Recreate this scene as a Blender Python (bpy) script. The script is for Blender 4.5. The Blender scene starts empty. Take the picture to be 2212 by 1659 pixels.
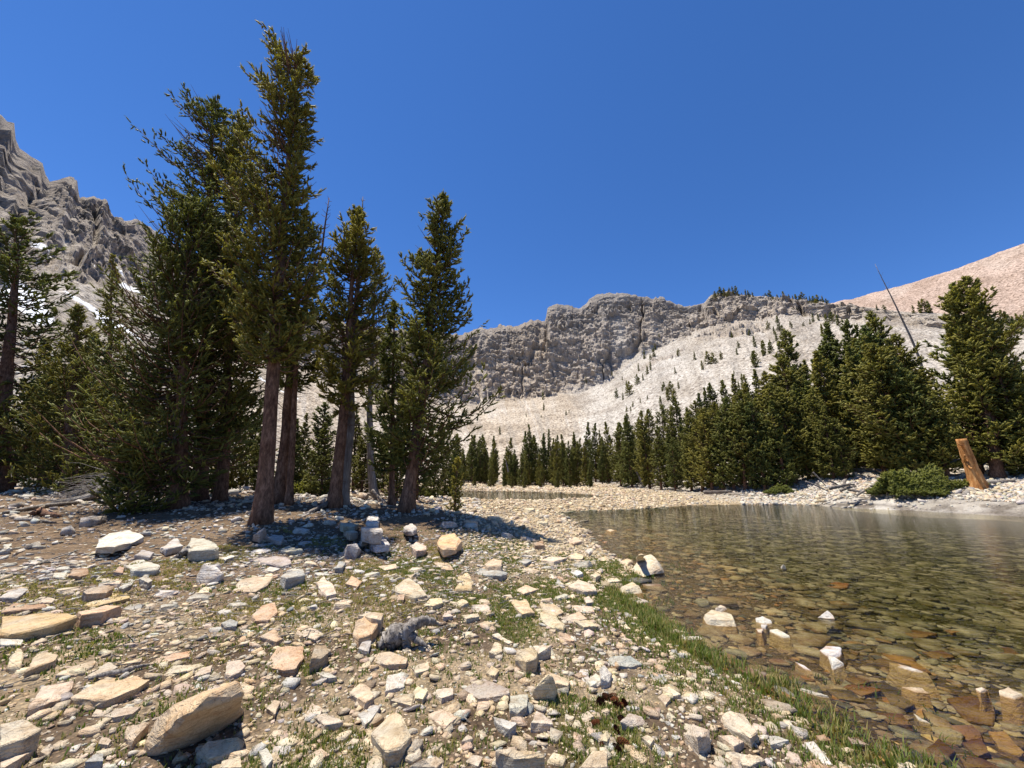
import bpy, bmesh, math, random
import numpy as np
from mathutils import Vector, Matrix
random.seed(7)
RNG = np.random.default_rng(11)
C = bpy.context.scene.collection
PI = math.pi
sc = bpy.context.scene

# ------------------------------------------------------------------ camera model
# photo points are given in a 2212 x 1659 frame; they are turned into real points on the ground
F, CU, CV = 831.0, 1106.0, 829.5
PITCH = math.radians(13.7)
HC = 1.75                       # eye above the water (z = 0)
FW = np.array([0, math.cos(PITCH), math.sin(PITCH)])
UP = np.array([0, -math.sin(PITCH), math.cos(PITCH)])
RT = np.array([1.0, 0, 0])
EYE = np.array([0, 0, HC])

def ray(u, v):
    d = FW + RT * ((u - CU) / F) - UP * ((v - CV) / F)
    return d

def project(p):
    q = np.asarray(p, float) - EYE
    w = q @ FW
    return CU + F * (q @ RT) / w, CV - F * (q @ UP) / w, w

def at_z(u, v, z):
    d = ray(u, v)
    t = (z - HC) / d[2]
    return EYE + d * t

def at_y(u, v, y):
    d = ray(u, v)
    return EYE + d * (y / d[1])

def azel(u, v):
    d = ray(u, v)
    return math.atan2(d[0], d[1]), math.atan2(d[2], math.hypot(d[0], d[1]))

# ------------------------------------------------------------------ noise
def _mix(h):
    h = (h ^ (h >> np.uint32(13))) * np.uint32(1274126177)
    h = (h ^ (h >> np.uint32(16))) * np.uint32(2246822519)
    return ((h ^ (h >> np.uint32(15))) & np.uint32(0xFFFFFF)).astype(np.float32) * np.float32(2 / 0xFFFFFF) - np.float32(1)
def _parts(c):
    i = np.floor(c); f = (c - i).astype(np.float32)
    return i.astype(np.int64).astype(np.uint32), f * f * f * (f * (f * 6 - 15) + 10)
K1, K2, K3 = np.uint32(374761393), np.uint32(668265263), np.uint32(2147483629)
def vnoise(p, seed=0):
    p = np.asarray(p, float)
    sd = np.uint32((seed * 974634777) & 0xFFFFFFFF)
    (x, fx), (y, fy), (z, fz) = (_parts(p[..., k]) for k in range(3))
    with np.errstate(over='ignore'):
        xs = (x * K1, x * K1 + K1); ys = (y * K2, y * K2 + K2); zs = (z * K3 + sd, z * K3 + K3 + sd)
        def lerp(a, b, f): return a + (b - a) * f
        pl = []
        for zz in zs:
            r0 = lerp(_mix(xs[0] + ys[0] + zz), _mix(xs[1] + ys[0] + zz), fx)
            r1 = lerp(_mix(xs[0] + ys[1] + zz), _mix(xs[1] + ys[1] + zz), fx)
            pl.append(lerp(r0, r1, fy))
        return lerp(pl[0], pl[1], fz)
def cellv(p, seed=0):
    """one random value per unit cell: steps like broken rock"""
    i = np.floor(np.asarray(p, float)).astype(np.int64).astype(np.uint32)
    with np.errstate(over='ignore'):
        return _mix(i[..., 0] * K1 + i[..., 1] * K2 + i[..., 2] * K3 + np.uint32((seed * 974634777) & 0xFFFFFFFF))
def vnoise2(x, y, seed=0):
    sd = np.uint32((seed * 974634777 + 12345) & 0xFFFFFFFF)
    (x, fx), (y, fy) = _parts(x), _parts(y)
    with np.errstate(over='ignore'):
        xs = (x * K1, x * K1 + K1); ys = (y * K2 + sd, y * K2 + K2 + sd)
        r0 = _mix(xs[0] + ys[0]); r0 = r0 + (_mix(xs[1] + ys[0]) - r0) * fx
        r1 = _mix(xs[0] + ys[1]); r1 = r1 + (_mix(xs[1] + ys[1]) - r1) * fx
        return r0 + (r1 - r0) * fy

def fbm(p, octv=4, seed=0, lac=2.03, gain=0.5):
    p = np.asarray(p, float); a = 1.0; s = 0; n = 0
    for k in range(octv):
        s = s + a * vnoise(p, seed + k); n += a; a *= gain; p = p * lac + 17.3
    return s / n

def n2(x, y, sc_, seed=0, octv=3):
    a = 1.0; t = 0; n = 0; x = np.asarray(x, float) * sc_; y = np.asarray(y, float) * sc_
    for k in range(octv):
        t = t + a * vnoise2(x, y, seed + k); n += a; a *= .5; x = x * 2.03 + 17.3; y = y * 2.03 + 9.1
    return t / n

def sstep(a, b, x):
    t = np.clip((x - a) / (b - a), 0, 1)
    return t * t * (3 - 2 * t)

# ------------------------------------------------------------------ shorelines
LAKE_P = [(1905, 1659), (1800, 1612), (1745, 1575), (1660, 1505), (1600, 1462), (1520, 1436), (1440, 1385), (1372, 1335), (1318, 1300),
          (1302, 1268), (1345, 1252), (1372, 1238), (1345, 1212), (1300, 1186), (1268, 1162), (1252, 1140), (1235, 1122), (1208, 1108), (1240, 1104), (1330, 1102),
          (1400, 1098), (1450, 1094), (1520, 1091), (1600, 1090), (1700, 1090), (1800, 1093), (1900, 1096), (2000, 1100), (2100, 1105), (2212, 1112)]
POND_P = [(975, 1081), (1040, 1082.5), (1100, 1082.5), (1180, 1081.5), (1240, 1079), (1318, 1075.5), (1275, 1068.5), (1200, 1064.5), (1130, 1062), (1060, 1061), (980, 1061)]
def z0(pts): return [tuple(at_z(u, v, 0.0)[:2]) for u, v in pts]
lake = z0(LAKE_P)
lake += [(lake[-1][0] + 22, lake[-1][1] - 3), (70, 10), (70, -12), (6, -12), (3.2, -3), (2.6, 0.6)]
pond = z0(POND_P)
pw = pond[-1]; pn = pond[0]
pond += [(pw[0] - 14, pw[1] - 3), (pn[0] - 6, pn[1] + 2.0)]

def sdf(poly, x, y):
    """signed distance to a polygon, positive outside"""
    P = np.array(poly); Q = np.roll(P, -1, 0)
    d2 = np.full(x.shape, 1e18); inside = np.zeros(x.shape, bool)
    for (ax, ay), (bx, by) in zip(P, Q):
        ex, ey = bx - ax, by - ay
        wx, wy = x - ax, y - ay
        t = np.clip((wx * ex + wy * ey) / (ex * ex + ey * ey + 1e-12), 0, 1)
        d2 = np.minimum(d2, (wx - ex * t) ** 2 + (wy - ey * t) ** 2)
        c = ((ay > y) != (by > y)) & (x < (bx - ax) * (y - ay) / (by - ay + 1e-12) + ax)
        inside ^= c
    d = np.sqrt(d2)
    return np.where(inside, -d, d)

MOUNDS = [(-4.2, 12.6, 4.0, 3.0, .34), (-1.7, 11.8, 1.7, 2.0, .16), (-9, 15, 6, 5, .30), (-22, 26, 16, 12, .75)]
def shore(x, y):
    w = 0.10 * n2(x, y, 1.3, 3, 3) + 0.05 * n2(x, y, 5.1, 4, 2)
    s = np.clip(np.hypot(x, y) / 6, .35, 2.2)
    return sdf(lake, x, y) + w * s, sdf(pond, x, y) + w * s

def ground_z(x, y, fine=True):
    x = np.asarray(x, float); y = np.asarray(y, float)
    dl, dp = shore(x, y)
    d = np.minimum(dl, dp)
    up = 0.42 * (1 - np.exp(-np.maximum(d, 0) * 0.17)) + 0.012 * np.clip(d, 0, 60)
    dn = -0.015 - 0.075 * np.minimum(-np.minimum(d, 0), 4) - 0.12 * np.clip(-d - 4, 0, 9)
    flat = sstep(11, 17, y) * sstep(-7, -2.5, x) * sstep(16, 11, x)
    up = up * (1 - .80 * flat)
    z = np.where(d > 0, up + 0.004, dn)
    land = sstep(0, 2.0, d)
    for mx, my, rx, ry, a in MOUNDS:
        z = z + land * a * np.exp(-((x - mx) / rx) ** 2 - ((y - my) / ry) ** 2)
    r = np.hypot(x, y)
    if fine:
        z = z + (0.035 * n2(x, y, .9, 21, 3) + .012 * n2(x, y, 4.5, 25, 2)) * np.where(d > 0, sstep(0, .8, d), .5)
        z = z + .10 * n2(x, y, .35, 29, 3) * sstep(14, 40, r) * sstep(0.5, 4, d) * (1 - .8 * flat)
    return z

def gz(x, y): return float(ground_z(np.array([x]), np.array([y]))[0])
def on_ground(u, v, h=0.0):
    """where the sight line through a photo point meets the ground (raised by h)"""
    d = ray(u, v)
    hor = d / math.hypot(d[0], d[1])
    rs = np.concatenate([np.arange(1.0, 20, .25), np.arange(20, 110, 1.0)])
    for step in (0, 1):
        X = hor[0] * rs; Y = hor[1] * rs
        if step == 0:
            k = np.argmax(HC + hor[2] * rs < terrain(X, Y) + h)
            if k > 0: rs = np.linspace(rs[k - 1], rs[k], 30)
    X = hor[0] * rs; Y = hor[1] * rs
    Z = HC + hor[2] * rs
    g = terrain(X, Y) + h
    k = np.argmax(Z < g)
    if Z[k] >= g[k]: k = len(rs) - 1
    return np.array([X[k], Y[k], g[k]])

# ------------------------------------------------------------------ mountain profile (structure seen behind the lake)
RIDGE_P = [(-500, 60), (-300, 120), (-100, 205), (0, 259), (28, 272), (36, 325), (75, 348), (112, 390), (128, 386), (150, 384), (166, 387), (172, 425), (184, 433), (200, 428), (230, 438), (246, 470), (300, 478),
           (420, 555), (560, 630), (700, 690), (850, 712), (1000, 720), (1030, 711), (1075, 704), (1110, 706), (1140, 693), (1178, 692), (1183, 664), (1212, 657), (1255, 664), (1272, 648),
           (1300, 634), (1350, 632), (1384, 639), (1440, 644), (1478, 661), (1520, 655), (1543, 633), (1560, 634), (1575, 625), (1594, 634), (1640, 640), (1690, 643), (1760, 650),
           (1850, 662), (1950, 672), (2050, 680), (2212, 690), (2500, 690), (2900, 660)]
BASE_P = [(-500, 640), (-100, 615), (0, 600), (80, 590), (150, 575), (300, 620), (500, 740), (800, 850), (1000, 880), (1080, 866), (1150, 860), (1250, 850), (1310, 828), (1400, 765),
          (1500, 716), (1600, 695), (1700, 683), (1850, 690), (2050, 712), (2212, 725), (2900, 740)]
def tab(pts):
    q = sorted(azel(u, v) for u, v in pts)
    return np.array([a for a, e in q]), np.array([e for a, e in q])
RA, RE = tab(RIDGE_P); BA, BE = tab(BASE_P)
def au(u): return azel(u, 1000)[0]
R0A, R0V = np.array([au(u) for u in (-600, 0, 400, 900, 1250, 1330, 1400, 1480, 1560, 1700, 1800, 2000, 2212, 2900)]), np.array([60, 46, 60, 92, 92, 84, 60, 45, 38, 36, 33.2, 32.2, 31.4, 36.])
R2A, R2V = np.array([au(u) for u in (-600, 0, 300, 700, 1000, 1500, 1800, 2300)]), np.array([230, 250, 330, 430, 480, 470, 420, 380.])
RATIO_A, RATIO_V = np.array([au(u) for u in (-600, 0, 300, 1000, 1300, 1500, 1700, 2300)]), np.array([.62, .62, .7, .80, .82, .88, .93, .93])

def profile(a, r):
    """height of the mountain side at azimuth a and distance r (no crags)"""
    e2 = np.interp(a, RA, RE); e1 = np.minimum(np.interp(a, BA, BE), e2 - .004)
    r0 = np.interp(a, R0A, R0V); r2 = np.interp(a, R2A, R2V); r1 = r2 * np.interp(a, RATIO_A, RATIO_V)
    z1 = HC + r1 * np.tan(e1); z2 = HC + r2 * np.tan(e2)
    s = np.clip((r - r0) / (r1 - r0), 0, 1)
    ex = np.interp(a, [au(300), au(1250), au(1450), au(2212)], [1.1, 1.12, 1.3, 1.36])
    za = .55 + (z1 - .55) * s ** ex
    q = np.clip((r - r1) / (r2 - r1), 0, 1)
    zb = z1 + (z2 - z1) * q
    za = za + np.interp(a, [au(1480), au(1800)], [.1, .55]) * sstep(0, 5, r - r0) * (a < 1.3)
    z = np.where(r < r1, za, zb)
    z = np.where(r < r0, .55 - (r0 - r) * .35, z)
    z = np.where(r > r2, z2 - (r - r2) * .45, z)
    return z

def terrain(x, y):
    a = np.arctan2(x, y); r = np.hypot(x, y)
    return np.maximum(ground_z(x, y), profile(a, r))
def tz(x, y): return float(terrain(np.array([x], float), np.array([y], float))[0])
def on_slope(u, v):
    a, e = azel(u, v)
    rs = np.arange(30, 480, .5)
    z = profile(np.full_like(rs, a), rs)
    g = HC + rs * math.tan(e)
    k = np.argmax(z > g)
    if z[k] <= g[k]: k = int(np.argmin(np.abs(np.arctan2(z - HC, rs) - e)))
    r = rs[k]
    return np.array([math.sin(a) * r, math.cos(a) * r, z[k]])

# ------------------------------------------------------------------ mesh helpers
def mesh_np(name, V, Fc, mat, parent=None, smooth=False, attrs=None, obj=True):
    """V (n,3); Fc a list of integer arrays (m,k)"""
    V = np.asarray(V, np.float32)
    if not isinstance(Fc, list): Fc = [Fc]
    Fc = [np.asarray(f, np.int32) for f in Fc if len(f)]
    me = bpy.data.meshes.new(name)
    me.vertices.add(len(V)); me.vertices.foreach_set('co', V.ravel())
    idx = np.concatenate([f.ravel() for f in Fc])
    tot = np.concatenate([np.full(len(f), f.shape[1], np.int32) for f in Fc])
    st = np.concatenate([[0], np.cumsum(tot)[:-1]]).astype(np.int32)
    me.loops.add(len(idx)); me.loops.foreach_set('vertex_index', idx)
    me.polygons.add(len(tot)); me.polygons.foreach_set('loop_start', st); me.polygons.foreach_set('loop_total', tot)
    if smooth: me.polygons.foreach_set('use_smooth', np.ones(len(tot), bool))
    for k, a in (attrs or {}).items():
        a = np.asarray(a, np.float32)
        if a.ndim == 2:
            if a.shape[1] == 3: a = np.hstack([a, np.ones((len(a), 1), np.float32)])
            at = me.attributes.new(k, 'FLOAT_COLOR', 'POINT'); at.data.foreach_set('color', a.ravel())
        else:
            at = me.attributes.new(k, 'FLOAT', 'POINT'); at.data.foreach_set('value', a)
    me.update(calc_edges=True)
    if mat: me.materials.append(mat)
    return link(name, me, parent) if obj else me

def link(name, me, parent=None, loc=None):
    o = bpy.data.objects.new(name, me); C.objects.link(o)
    if parent: o.parent = parent
    if loc is not None: o.location = loc
    return o

def tag(o, label=None, cat=None, group=None, kind=None):
    if label: o['label'] = label
    if cat: o['category'] = cat
    if group: o['group'] = group
    if kind: o['kind'] = kind
    return o

def tubes(P, R, k=5, cap=True, lobes=None):
    """P (n,m,3) paths, R (n,m) radii -> verts, quads"""
    P = np.asarray(P, float); R = np.asarray(R, float)
    n, m = R.shape
    T = np.gradient(P, axis=1); T /= np.linalg.norm(T, axis=2, keepdims=True) + 1e-9
    ref = np.where(np.abs(T[..., 2:3]) > .9, np.array([1., 0, 0]), np.array([0, 0, 1.]))
    A = np.cross(T, ref); A /= np.linalg.norm(A, axis=2, keepdims=True) + 1e-9
    B = np.cross(T, A)
    th = np.arange(k) / k * 2 * PI
    rr = R[:, :, None, None]
    if lobes is not None: rr = rr * lobes[:, :, :, None]
    V = P[:, :, None, :] + rr * (A[:, :, None, :] * np.cos(th)[None, None, :, None] + B[:, :, None, :] * np.sin(th)[None, None, :, None])
    V = V.reshape(-1, 3)
    i = np.arange(n)[:, None, None] * m * k + np.arange(m - 1)[None, :, None] * k
    j = np.arange(k)[None, None, :]; j2 = (j + 1) % k
    Q = np.stack([i + j, i + j2, i + k + j2, i + k + j], -1).reshape(-1, 4)
    faces = [Q]
    if cap:
        e = (np.arange(n) * m * k)[:, None]
        faces.append((e + np.arange(k)[::-1][None, :]))
        faces.append((e + (m - 1) * k + np.arange(k)[None, :]))
    return V, faces

def merge(parts):
    Vs, out, o = [], {}, 0
    for V, Fs in parts:
        for f in Fs:
            out.setdefault(f.shape[1], []).append(np.asarray(f) + o)
        Vs.append(V); o += len(V)
    return np.concatenate(Vs), [np.concatenate(v) for v in out.values()]

# ------------------------------------------------------------------ materials
def new_mat(name):
    m = bpy.data.materials.new(name); m.use_nodes = True
    nt = m.node_tree; nt.nodes.clear()
    out = nt.nodes.new('ShaderNodeOutputMaterial')
    return m, nt, out
class N:
    def __init__(s, nt): s.nt = nt
    def add(s, t, **kw):
        n = s.nt.nodes.new(t)
        for k, v in kw.items():
            if k.startswith('i_'):
                key = k[2:].replace('_', ' ')
                n.inputs[key].default_value = v
            else: setattr(n, k, v)
        return n
    def l(s, a, b): s.nt.links.new(a, b)
    def mix(s, a, b, f, mode='MIX'):
        n = s.nt.nodes.new('ShaderNodeMix'); n.data_type = 'RGBA'; n.blend_type = mode
        for sock, val in ((n.inputs[0], f), (n.inputs[6], a), (n.inputs[7], b)):
            if hasattr(val, 'links') or hasattr(val, 'is_linked'): s.l(val, sock)
            elif isinstance(val, (int, float)): sock.default_value = val
            else: sock.default_value = (*val, 1)
        return n.outputs[2]
    def ramp(s, fac, stops):
        n = s.nt.nodes.new('ShaderNodeValToRGB'); e = n.color_ramp.elements
        while len(e) < len(stops): e.new(.5)
        for q, (p, c) in zip(e, stops):
            q.position = p; q.color = (*c, 1) if len(c) == 3 else c
        s.l(fac, n.inputs[0]); return n.outputs[0]
    def noise(s, vec, scale, det=4, rough=.55):
        n = s.add('ShaderNodeTexNoise'); n.inputs['Scale'].default_value = scale; n.inputs['Detail'].default_value = det; n.inputs['Roughness'].default_value = rough
        if vec is not None: s.l(vec, n.inputs['Vector'])
        return n.outputs[0]
    def math(s, op, a, b=None):
        n = s.add('ShaderNodeMath', operation=op)
        for sock, val in ((n.inputs[0], a), (n.inputs[1], b)):
            if val is None: continue
            if isinstance(val, (int, float)): sock.default_value = val
            else: s.l(val, sock)
        return n.outputs[0]
    def mapping(s, vec, scale=(1, 1, 1), rot=(0, 0, 0)):
        n = s.add('ShaderNodeMapping'); n.inputs['Scale'].default_value = scale; n.inputs['Rotation'].default_value = rot
        s.l(vec, n.inputs['Vector']); return n.outputs[0]
    def bump(s, h, strength=.5, dist=.02, normal=None):
        n = s.add('ShaderNodeBump'); n.inputs['Strength'].default_value = strength; n.inputs['Distance'].default_value = dist
        s.l(h, n.inputs['Height'])
        if normal is not None: s.l(normal, n.inputs['Normal'])
        return n.outputs[0]
    def pbsdf(s, col, rough=.9, normal=None, spec=.25):
        n = s.add('ShaderNodeBsdfPrincipled'); n.inputs['Roughness'].default_value = rough
        n.inputs['Specular IOR Level'].default_value = spec
        if isinstance(col, tuple): n.inputs['Base Color'].default_value = (*col, 1)
        else: s.l(col, n.inputs['Base Color'])
        if normal is not None: s.l(normal, n.inputs['Normal'])
        return n.outputs[0]

def rock_material(name, use_attr):
    m, nt, out = new_mat(name); g = N(nt)
    geo = g.add('ShaderNodeNewGeometry').outputs['Position']
    if use_attr:
        base = g.add('ShaderNodeAttribute', attribute_name='col').outputs['Color']
    else:
        base = g.add('ShaderNodeObjectInfo').outputs['Color']
    co = geo if use_attr else g.add('ShaderNodeTexCoord').outputs['Object']
    n1 = g.noise(co, 8, 6, .65)
    c = g.mix(base, g.mix(base, (.74, .56, .42), 1.0, 'MULTIPLY'), g.ramp(n1, [(.5, (0, 0, 0)), (.72, (.9, .9, .9))]))
    n2_ = g.noise(g.mapping(co, (1, 1, 1), (.4, .3, .2)), 3.6, 4, .6)
    c = g.mix(c, (.50, .455, .38), g.ramp(g.noise(g.mapping(co, (1, 1, 1), (1.4, .3, .9)), 2.3, 5, .65), [(.44, (0, 0, 0)), (.66, (.6, .6, .6))]))
    c = g.mix(c, g.mix(c, (1.22, 1.2, 1.16), 1.0, 'MULTIPLY'), g.ramp(n2_, [(.42, (0, 0, 0)), (.6, (.9, .9, .9))]))
    st = g.noise(g.mapping(co, (5, 5, 48), (.35, .25, .1)), 1.0, 5, .65)
    c = g.mix(c, g.mix(c, (.70, .62, .54), 1.0, 'MULTIPLY'), g.ramp(st, [(.5, (0, 0, 0)), (.68, (.9, .9, .9))]))
    fine = g.noise(co, 95, 4, .75)
    c = g.mix(c, g.mix(c, (.58, .54, .5), 1.0, 'MULTIPLY'), g.ramp(fine, [(.53, (0, 0, 0)), (.68, (.8, .8, .8))]))
    mid = g.noise(co, 30, 5, .7)
    c = g.mix(c, g.mix(c, (.68, .63, .58), 1.0, 'MULTIPLY'), g.ramp(mid, [(.52, (0, 0, 0)), (.66, (.7, .7, .7))]))
    wv = g.add('ShaderNodeTexVoronoi', feature='DISTANCE_TO_EDGE'); wv.inputs['Scale'].default_value = 5.5
    dist = g.add('ShaderNodeVectorMath', operation='ADD'); nv = g.add('ShaderNodeTexNoise'); nv.inputs['Scale'].default_value = 6; g.l(co, nv.inputs['Vector'])
    sc3 = g.add('ShaderNodeVectorMath', operation='SCALE'); sc3.inputs['Scale'].default_value = .22; g.l(nv.outputs['Color'], sc3.inputs[0])
    g.l(co, dist.inputs[0]); g.l(sc3.outputs[0], dist.inputs[1]); g.l(dist.outputs[0], wv.inputs['Vector'])
    crack = g.ramp(wv.outputs['Distance'], [(.0, (1, 1, 1)), (.035, (0, 0, 0))])
    c = g.mix(c, g.mix(c, (.42, .36, .3), 1.0, 'MULTIPLY'), g.math('MULTIPLY', crack, .14 if not use_attr else 0.0))
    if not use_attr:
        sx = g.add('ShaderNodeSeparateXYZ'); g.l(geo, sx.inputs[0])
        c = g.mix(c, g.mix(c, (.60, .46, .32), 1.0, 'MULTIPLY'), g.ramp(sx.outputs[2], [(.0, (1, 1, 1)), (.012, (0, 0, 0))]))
    h = g.math('ADD', g.math('MULTIPLY', st, 1.1), g.math('ADD', g.math('MULTIPLY', fine, .3), g.math('MULTIPLY', mid, 1.0)))
    h = g.math('SUBTRACT', h, g.math('MULTIPLY', crack, .15 if not use_attr else 0.0))
    nrm = g.bump(h, .9, .03)
    g.l(g.pbsdf(c, .9, nrm, .15), out.inputs[0])
    return m
M = {}
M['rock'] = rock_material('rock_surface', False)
M['rubble'] = rock_material('rubble_surface', True)

def ground_material():
    m, nt, out = new_mat('ground_surface'); g = N(nt)
    pos = g.add('ShaderNodeNewGeometry').outputs['Position']
    col = g.add('ShaderNodeAttribute', attribute_name='gcol').outputs['Color']
    v = g.add('ShaderNodeTexVoronoi'); v.inputs['Scale'].default_value = 34; g.l(pos, v.inputs['Vector'])
    v2 = g.add('ShaderNodeTexVoronoi'); v2.inputs['Scale'].default_value = 11; g.l(pos, v2.inputs['Vector'])
    nz = g.noise(pos, 14, 5, .7)
    big = g.noise(pos, 2.1, 4, .6)
    stone = g.ramp(v.outputs['Color'], [(.0, (.5, .46, .4)), (.55, (.8, .72, .62)), (1, (1.35, 1.22, 1.02))])
    c = g.mix(col, stone, .75, 'MULTIPLY')
    c = g.mix(c, g.mix(c, (1.9, 1.75, 1.5), 1.0, 'MULTIPLY'), g.ramp(v.outputs['Distance'], [(.12, (.75, .75, .75)), (.32, (0, 0, 0))]))
    c = g.mix(c, g.mix(c, (.5, .45, .4), 1.0, 'MULTIPLY'), g.ramp(big, [(.45, (0, 0, 0)), (.7, (.8, .8, .8))]))
    c = g.mix(c, g.mix(c, (.45, .42, .4), 1.0, 'MULTIPLY'), g.ramp(nz, [(.5, (0, 0, 0)), (.68, (.8, .8, .8))]))
    h = g.math('ADD', g.math('MULTIPLY', v.outputs['Distance'], -1.0), g.math('ADD', g.math('MULTIPLY', v2.outputs['Distance'], -.8), nz))
    g.l(g.pbsdf(c, .95, g.bump(h, .9, .02), .1), out.inputs[0])
    return m
M['ground'] = ground_material()

def mountain_material(name, pink=False):
    m, nt, out = new_mat(name); g = N(nt)
    pos = g.add('ShaderNodeNewGeometry').outputs['Position']
    cl = g.add('ShaderNodeAttribute', attribute_name='cliff').outputs['Fac']
    sn = g.add('ShaderNodeAttribute', attribute_name='snow').outputs['Fac']
    tint = g.add('ShaderNodeAttribute', attribute_name='tint').outputs['Color']
    v = g.add('ShaderNodeTexVoronoi'); v.inputs['Scale'].default_value = .8 if not pink else .5; g.l(pos, v.inputs['Vector'])
    va = g.add('ShaderNodeTexVoronoi'); va.inputs['Scale'].default_value = 2.2; g.l(pos, va.inputs['Vector'])
    nz = g.noise(pos, .9, 5, .75)
    lo = g.noise(pos, .035, 4, .6)
    talus = g.mix(tint, g.ramp(v.outputs['Color'], [(0, (.62, .6, .57)), (.5, (.95, .93, .9)), (1, (1.25, 1.22, 1.18))]), .9, 'MULTIPLY')
    talus = g.mix(talus, g.mix(talus, (.42, .39, .37), 1.0, 'MULTIPLY'), g.ramp(v.outputs['Distance'], [(.5, (0, 0, 0)), (.85, (.95, .95, .95))]))
    talus = g.mix(talus, g.mix(talus, (.5, .47, .45), 1.0, 'MULTIPLY'), g.ramp(nz, [(.50, (0, 0, 0)), (.62, (.9, .9, .9))]))
    lo2 = g.noise(g.mapping(pos, (.03, .03, .012)), 1.0, 4, .6)
    talus = g.mix(talus, g.mix(talus, (.74, .71, .68), 1.0, 'MULTIPLY'), g.ramp(lo2, [(.45, (0, 0, 0)), (.62, (.9, .9, .9))]))
    st = g.noise(g.mapping(pos, (.09, .09, .9), (.12, -.1, 0)), 1.0, 6, .7)
    rk = g.ramp(st, [(.3, (.17, .15, .135)), (.43, (.36, .315, .27)), (.52, (.50, .43, .355)), (.6, (.28, .245, .22)), (.72, (.56, .48, .40))])
    rk = g.mix(rk, (1, .86, .74), g.math('MULTIPLY', lo, 1.0), 'MULTIPLY')
    cr = g.noise(g.mapping(pos, (.35, .35, .22)), 1.0, 6, .75)
    rk = g.mix(rk, g.mix(rk, (.36, .34, .34), 1.0, 'MULTIPLY'), g.ramp(cr, [(.51, (0, 0, 0)), (.62, (.95, .95, .95))]))
    hi = g.add('ShaderNodeAttribute', attribute_name='crest').outputs['Fac']
    rk = g.mix(rk, g.mix(rk, (.60, .60, .62), 1.0, 'MULTIPLY'), hi)
    rk = g.mix(rk, tint, .35)
    gn = g.add('ShaderNodeSeparateXYZ'); g.l(g.add('ShaderNodeNewGeometry').outputs['Normal'], gn.inputs[0])
    ledge = g.ramp(gn.outputs[2], [(.62, (0, 0, 0)), (.82, (.85, .85, .85))])
    rk = g.mix(rk, g.mix(talus, (.86, .84, .82), 1.0, 'MULTIPLY'), ledge)
    c = g.mix(talus, rk, cl)
    c = g.mix(c, (.85, .87, .9), sn)
    h = g.math('ADD', g.math('MULTIPLY', v.outputs['Distance'], -1.0), g.math('ADD', g.math('MULTIPLY', nz, 1.2), g.math('MULTIPLY', g.math('ADD', st, cr), g.math('MULTIPLY', cl, 4.0))))
    g.l(g.pbsdf(c, .95, g.bump(h, .75, .55 if not pink else .28), .1), out.inputs[0])
    return m
M['mountain'] = mountain_material('mountain_rock')
M['scree'] = mountain_material('scree_rock', True)

def needle_material(name, a, b):
    m, nt, out = new_mat(name); g = N(nt)
    t = g.add('ShaderNodeAttribute', attribute_name='tone').outputs['Fac']
    oi = g.add('ShaderNodeObjectInfo').outputs['Random']
    c = g.mix(a, b, t)
    c = g.mix(g.mix(c, (.72, .82, .78), 1.0, 'MULTIPLY'), g.mix(c, (1.32, 1.16, .85), 1.0, 'MULTIPLY'), oi)
    d = g.pbsdf(c, .62, None, .25)
    tr = g.add('ShaderNodeBsdfTranslucent'); g.l(g.mix(c, (1.2, 1.25, .6), 1.0, 'MULTIPLY'), tr.inputs[0])
    mx = g.add('ShaderNodeMixShader'); mx.inputs[0].default_value = .34
    g.l(d, mx.inputs[1]); g.l(tr.outputs[0], mx.inputs[2]); g.l(mx.outputs[0], out.inputs[0])
    return m
M['needles'] = needle_material('spruce_needles', (.058, .075, .022), (.31, .29, .07))
M['needles_far'] = needle_material('far_spruce_needles', (.050, .066, .02), (.26, .25, .065))
M['grass'] = needle_material('grass_blades', (.085, .135, .03), (.27, .24, .12))

def wood_material(name, stops, scale=(14, 14, 2.2), bump=.9, dist=.02):
    m, nt, out = new_mat(name); g = N(nt)
    co = g.add('ShaderNodeTexCoord').outputs['Object']
    n = g.noise(g.mapping(co, scale), 1.0, 6, .7)
    n2_ = g.noise(co, 1.3, 4, .6)
    c = g.ramp(n, stops)
    c = g.mix(c, g.mix(c, (.5, .42, .36), 1.0, 'MULTIPLY'), g.ramp(n2_, [(.45, (0, 0, 0)), (.65, (.8, .8, .8))]))
    g.l(g.pbsdf(c, .9, g.bump(n, bump, dist), .15), out.inputs[0])
    return m
M['bark'] = wood_material('spruce_bark', [(.3, (.05, .027, .018)), (.5, (.16, .088, .055)), (.62, (.27, .155, .10)), (.8, (.33, .225, .16))], (16, 16, 5))
M['grey_bark'] = wood_material('grey_bark', [(.3, (.09, .075, .065)), (.5, (.22, .19, .165)), (.7, (.40, .36, .32))], (14, 14, 2))
M['driftwood'] = wood_material('weathered_wood', [(.3, (.04, .033, .028)), (.46, (.17, .15, .132)), (.6, (.33, .30, .27)), (.78, (.46, .43, .40))], (46, 46, 5), 1.0, .014)
M['orange_wood'] = wood_material('orange_wood', [(.3, (.16, .06, .02)), (.48, (.44, .2, .065)), (.64, (.58, .32, .13)), (.85, (.66, .46, .26))], (9, 9, 1.4))
M['cone'] = wood_material('pine_cone_scales', [(.3, (.10, .03, .014)), (.6, (.30, .10, .04)), (.8, (.42, .2, .1))], (60, 60, 60))

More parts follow.
